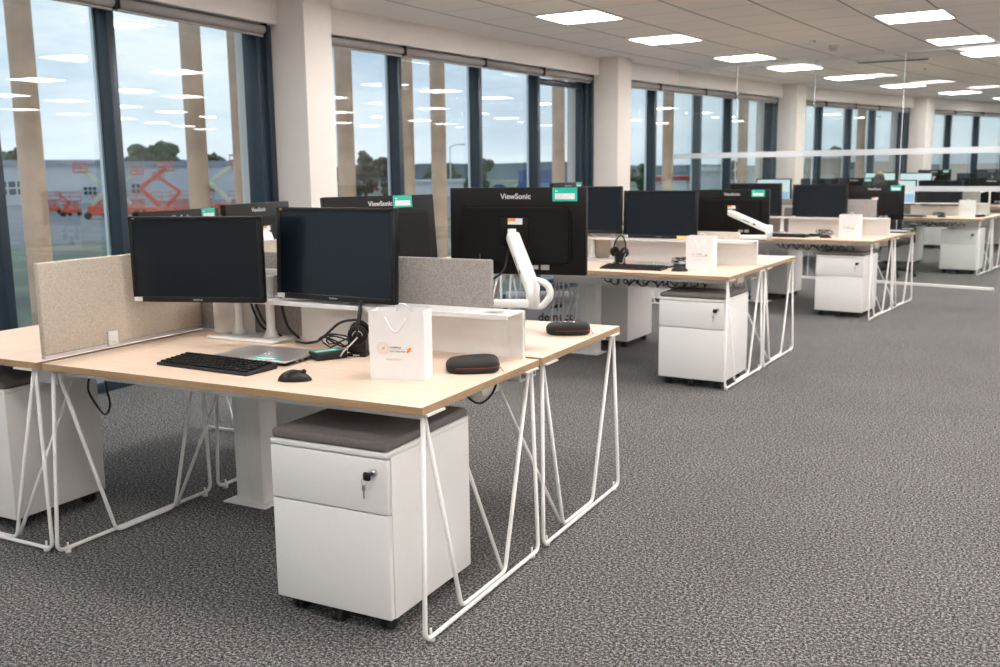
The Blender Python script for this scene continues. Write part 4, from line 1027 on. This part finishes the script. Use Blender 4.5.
def tree(u, v_top, dist, wpx, label, leaf='leaf'):
    p = at(u, v_top, dist); H = p.z-GZ; r = wpx/973*dist/2
    o = thing('tree', label, 'tree', (p.x, p.y, GZ), 0, 'trees outside')
    b = MB(); b.cyl((0, 0, 0), (0, 0, H*.6), .25, r2=.12, seg=8); b.tube([(0, 0, H*.35), (r*.4, 0, H*.6)], .09); b.tube([(0, 0, H*.4), (-r*.4, .2, H*.65)], .09); b.build('trunk', 'bark', o)
    rnd = random.Random(int(u*7+v_top)); b = MB()
    for k in range(26):
        a = rnd.random()*6.28; q = rnd.random(); rr = r*(.9*q); z = H*(.35+.55*rnd.random()); s_ = r*(.22+.2*rnd.random()); z = min(z, H-s_*.8)
        bm = bmesh.new(); bmesh.ops.create_icosphere(bm, subdivisions=2, radius=s_)
        for vv in bm.verts: vv.co *= .75+.5*rnd.random()
        bmesh.ops.translate(bm, vec=(rr*math.cos(a), rr*math.sin(a), z), verts=bm.verts); b.merge(bm, None)
    b.build('crown', leaf, o)
    return o
tree(8, 147, 240, 40, 'dark tree behind the warehouse at the left edge of the picture')
tree(152, 144, 240, 46, 'dark tree behind the warehouse, right of the nearest mullion')
tree(220, 153, 240, 26, 'small dark tree behind the warehouse between two poles')
tree(364, 143, 90, 28, 'brownish bare-looking tree beyond the first pane of the second bay', 'leaf_brown')
tree(384, 154, 110, 22, 'small tree left of the first mullion of the second bay', 'leaf_brown')
tree(480, 155, 160, 30, 'green tree beyond the second mullion of the second bay')
tree(445, 165, 220, 40, 'low broad green tree in the field beyond the second bay')
tree(770, 152, 90, 28, 'green tree beyond the last panes of the third bay')
tree(735, 158, 120, 24, 'green tree beside the pole of the third bay')
tree(905, 148, 110, 26, 'green tree above the beige building beyond the fourth bay')
tree(840, 145, 120, 30, 'green tree above the beige building, left part of the fourth bay')
tree(642, 160, 140, 22, 'dark tree beyond the first pane of the third bay')
# distant hills: one rolling ridge
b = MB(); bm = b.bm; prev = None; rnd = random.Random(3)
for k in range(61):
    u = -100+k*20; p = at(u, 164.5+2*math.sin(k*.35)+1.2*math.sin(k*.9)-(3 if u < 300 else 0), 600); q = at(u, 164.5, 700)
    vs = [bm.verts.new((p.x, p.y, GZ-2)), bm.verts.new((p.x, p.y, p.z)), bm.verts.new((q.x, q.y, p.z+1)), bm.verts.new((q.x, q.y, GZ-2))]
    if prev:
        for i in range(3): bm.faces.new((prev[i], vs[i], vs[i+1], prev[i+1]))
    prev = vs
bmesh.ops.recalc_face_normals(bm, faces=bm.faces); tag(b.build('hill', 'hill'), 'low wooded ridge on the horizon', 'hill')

def boom_lift(u, v_base, col, label, s=1., flip=1):
    p = gnd(u, v_base); d = (p-CP); a = math.atan2(d.y, d.x)-math.pi/2
    o = thing('boom_lift', label, 'boom lift', (p.x, p.y, GZ), a, 'parked boom lifts')
    b = MB(); b.box(-1.5*s, -1.0*s, .5*s, 1.5*s, 1.0*s, .95*s, None, bev=.05); b.box(-1.2*s, -.7*s, .95*s, .2*s, .7*s, 1.8*s, None, bev=.1); b.build('chassis', 'lift_orange', o)
    for x in (-1.2*s, 1.2*s):
        for y in (-1.1*s, 1.1*s): b = MB(); b.cyl((x, y-.15*s, .5*s), (x, y+.15*s, .5*s), .5*s, seg=16); b.build('wheel', 'tyre', o)
    b = MB(); seg_box(b, (-.6*s*flip, 0, 1.9*s), (1.6*s*flip, 0, 4.2*s), .5*s, .55*s, bev=.03); b.build('lower_boom', col, o)
    b = MB(); seg_box(b, (1.6*s*flip, 0, 4.2*s), (-1.6*s*flip, 0, 6.6*s), .45*s, .5*s, bev=.03); b.build('upper_boom', col, o)
    b = MB(); X = -1.7*s*flip
    for z in (6.3, 6.8, 7.4): b.tube([(X-.9*s, -.5*s, z*s), (X+.9*s, -.5*s, z*s), (X+.9*s, .5*s, z*s), (X-.9*s, .5*s, z*s), (X-.9*s, -.5*s, z*s)], .09*s)
    for x in (-.9, 0, .9):
        for y in (-.5, .5): b.cyl((X+x*s, y*s, 6.3*s), (X+x*s, y*s, 7.4*s), .05*s, seg=6)
    b.box(X-.9*s, -.5*s, 6.25*s, X+.9*s, .5*s, 6.35*s, None); b.build('basket', 'lift_orange', o)
    return o
boom_lift(98, 219, 'lift_cream', 'cream boom lift with folded arm in the yard, left of the nearest mullion', .85)
boom_lift(128, 217, 'lift_cream', 'cream boom lift partly behind the nearest mullion', .8, -1)
boom_lift(156, 221, 'lift_orange', 'orange boom lift with raised basket right of the nearest mullion', .85, -1)
boom_lift(172, 217, 'lift_orange', 'orange boom lift left of the thick pole of the nearest bay', .7)
boom_lift(226, 218, 'lift_cream', 'cream boom lift right of the thick pole of the nearest bay', .95, -1)
boom_lift(66, 216, 'lift_orange', 'low orange lift at the foot of the warehouse', .4)
def scissor(u, v, label, s=1):
    p = gnd(u, v); d = p-CP; a = math.atan2(d.y, d.x)-math.pi/2
    o = thing('scissor_lift', label, 'scissor lift', (p.x, p.y, GZ), a, 'low orange scissor lifts')
    b = MB(); b.box(-1.2, -.5, .35, 1.2, .5, .9, None, bev=.05); b.build('chassis', 'lift_orange', o)
    for x in (-.9, .9): b = MB(); b.cyl((x, -.6, .3), (x, .6, .3), .3, seg=12); b.build('axle_wheels', 'tyre', o)
    b = MB()
    for k in range(3): b.tube([(-1, -.3, .9+.3*k), (1, -.3, 1.2+.3*k)], .05); b.tube([(1, -.3, .9+.3*k), (-1, -.3, 1.2+.3*k)], .05)
    b.build('scissor_arms', 'lift_orange', o)
    b = MB(); b.box(-1.2, -.5, 1.8, 1.2, .5, 1.9, None)
    for x in (-1.2, 0, 1.2): b.cyl((x, -.5, 1.9), (x, -.5, 2.9), .04, seg=6)
    for z in (2.4, 2.9): b.tube([(-1.2, -.5, z), (1.2, -.5, z)], .04)
    b.build('platform', 'lift_orange', o)
for i, (u, v) in enumerate(((52, 214), (72, 216), (104, 215), (138, 214), (163, 217), (181, 214), (205, 213), (240, 215))):
    scissor(u, v, 'small orange scissor lift in the yard, %s in the row from the left' % numn[i])
def car(u, v, mt, label):
    p = gnd(u, v); d = p-CP; a = math.atan2(d.y, d.x)-math.pi/2
    o = thing('car', label, 'car', (p.x, p.y, GZ), a, 'parked cars outside')
    prof = [(-2.1, .35), (2.1, .35), (2.15, .8), (1.3, .95), (.7, 1.45), (-1.1, 1.45), (-1.9, .95), (-2.15, .85)]
    b = MB(); b.prism(prof, 1.7, mtx=Matrix(((1, 0, 0, 0), (0, 0, 1, -.85), (0, 1, 0, 0), (0, 0, 0, 1)))); b.build('car_body', mt, o)
    b = MB(); b.prism([(-1.6, .98), (1.1, .98), (.65, 1.38), (-1.05, 1.38)], 1.72, mtx=Matrix(((1, 0, 0, 0), (0, 0, 1, -.86), (0, 1, 0, 0), (0, 0, 0, 1)))); b.build('car_windows', 'win_dark', o)
    for x in (-1.35, 1.35): b = MB(); b.cyl((x, -.87, .33), (x, .87, .33), .33, seg=14); b.build('wheel', 'tyre', o)
for u, v, mt, lab in ((445, 193, 'car_red', 'red car outside the second pane of the second bay'), (500, 190, 'car_blue', 'blue car outside right of the second mullion'), (522, 188, 'car_white', 'white car in front of the blue trade building'), (470, 192, 'car_white', 'white car behind the left of the large back-turned monitor'), (372, 191, 'car_red', 'red car outside the first pane of the second bay'), (425, 190, 'car_white', 'white car beside the pole of the second bay'), (690, 187, 'car_red', 'red car beyond the third bay'), (750, 186, 'car_white', 'white car beyond the third bay')):
    car(u, v, mt, lab)
for u, vt, lab in ((450, 147, 'thin street lamp beyond the second pane of the second bay'), (563, 143, 'thin street lamp beyond the last pane of the second bay'), (862, 120, 'thin street lamp beyond the fourth bay')):
    p = at(u, vt, 85); b = MB(); b.cyl((0, 0, 0), (0, 0, p.z-GZ), .05, seg=8); b.tube([(0, 0, p.z-GZ), (.5, .1, p.z-GZ+.2), (.9, .2, p.z-GZ+.2)], .04); b.box(.8, .1, p.z-GZ+.14, 1.4, .3, p.z-GZ+.24, None)
    o = b.build('street_lamp', 'logo'); o.location = (p.x, p.y, GZ); tag(o, lab, 'street lamp', 'street lamps outside')
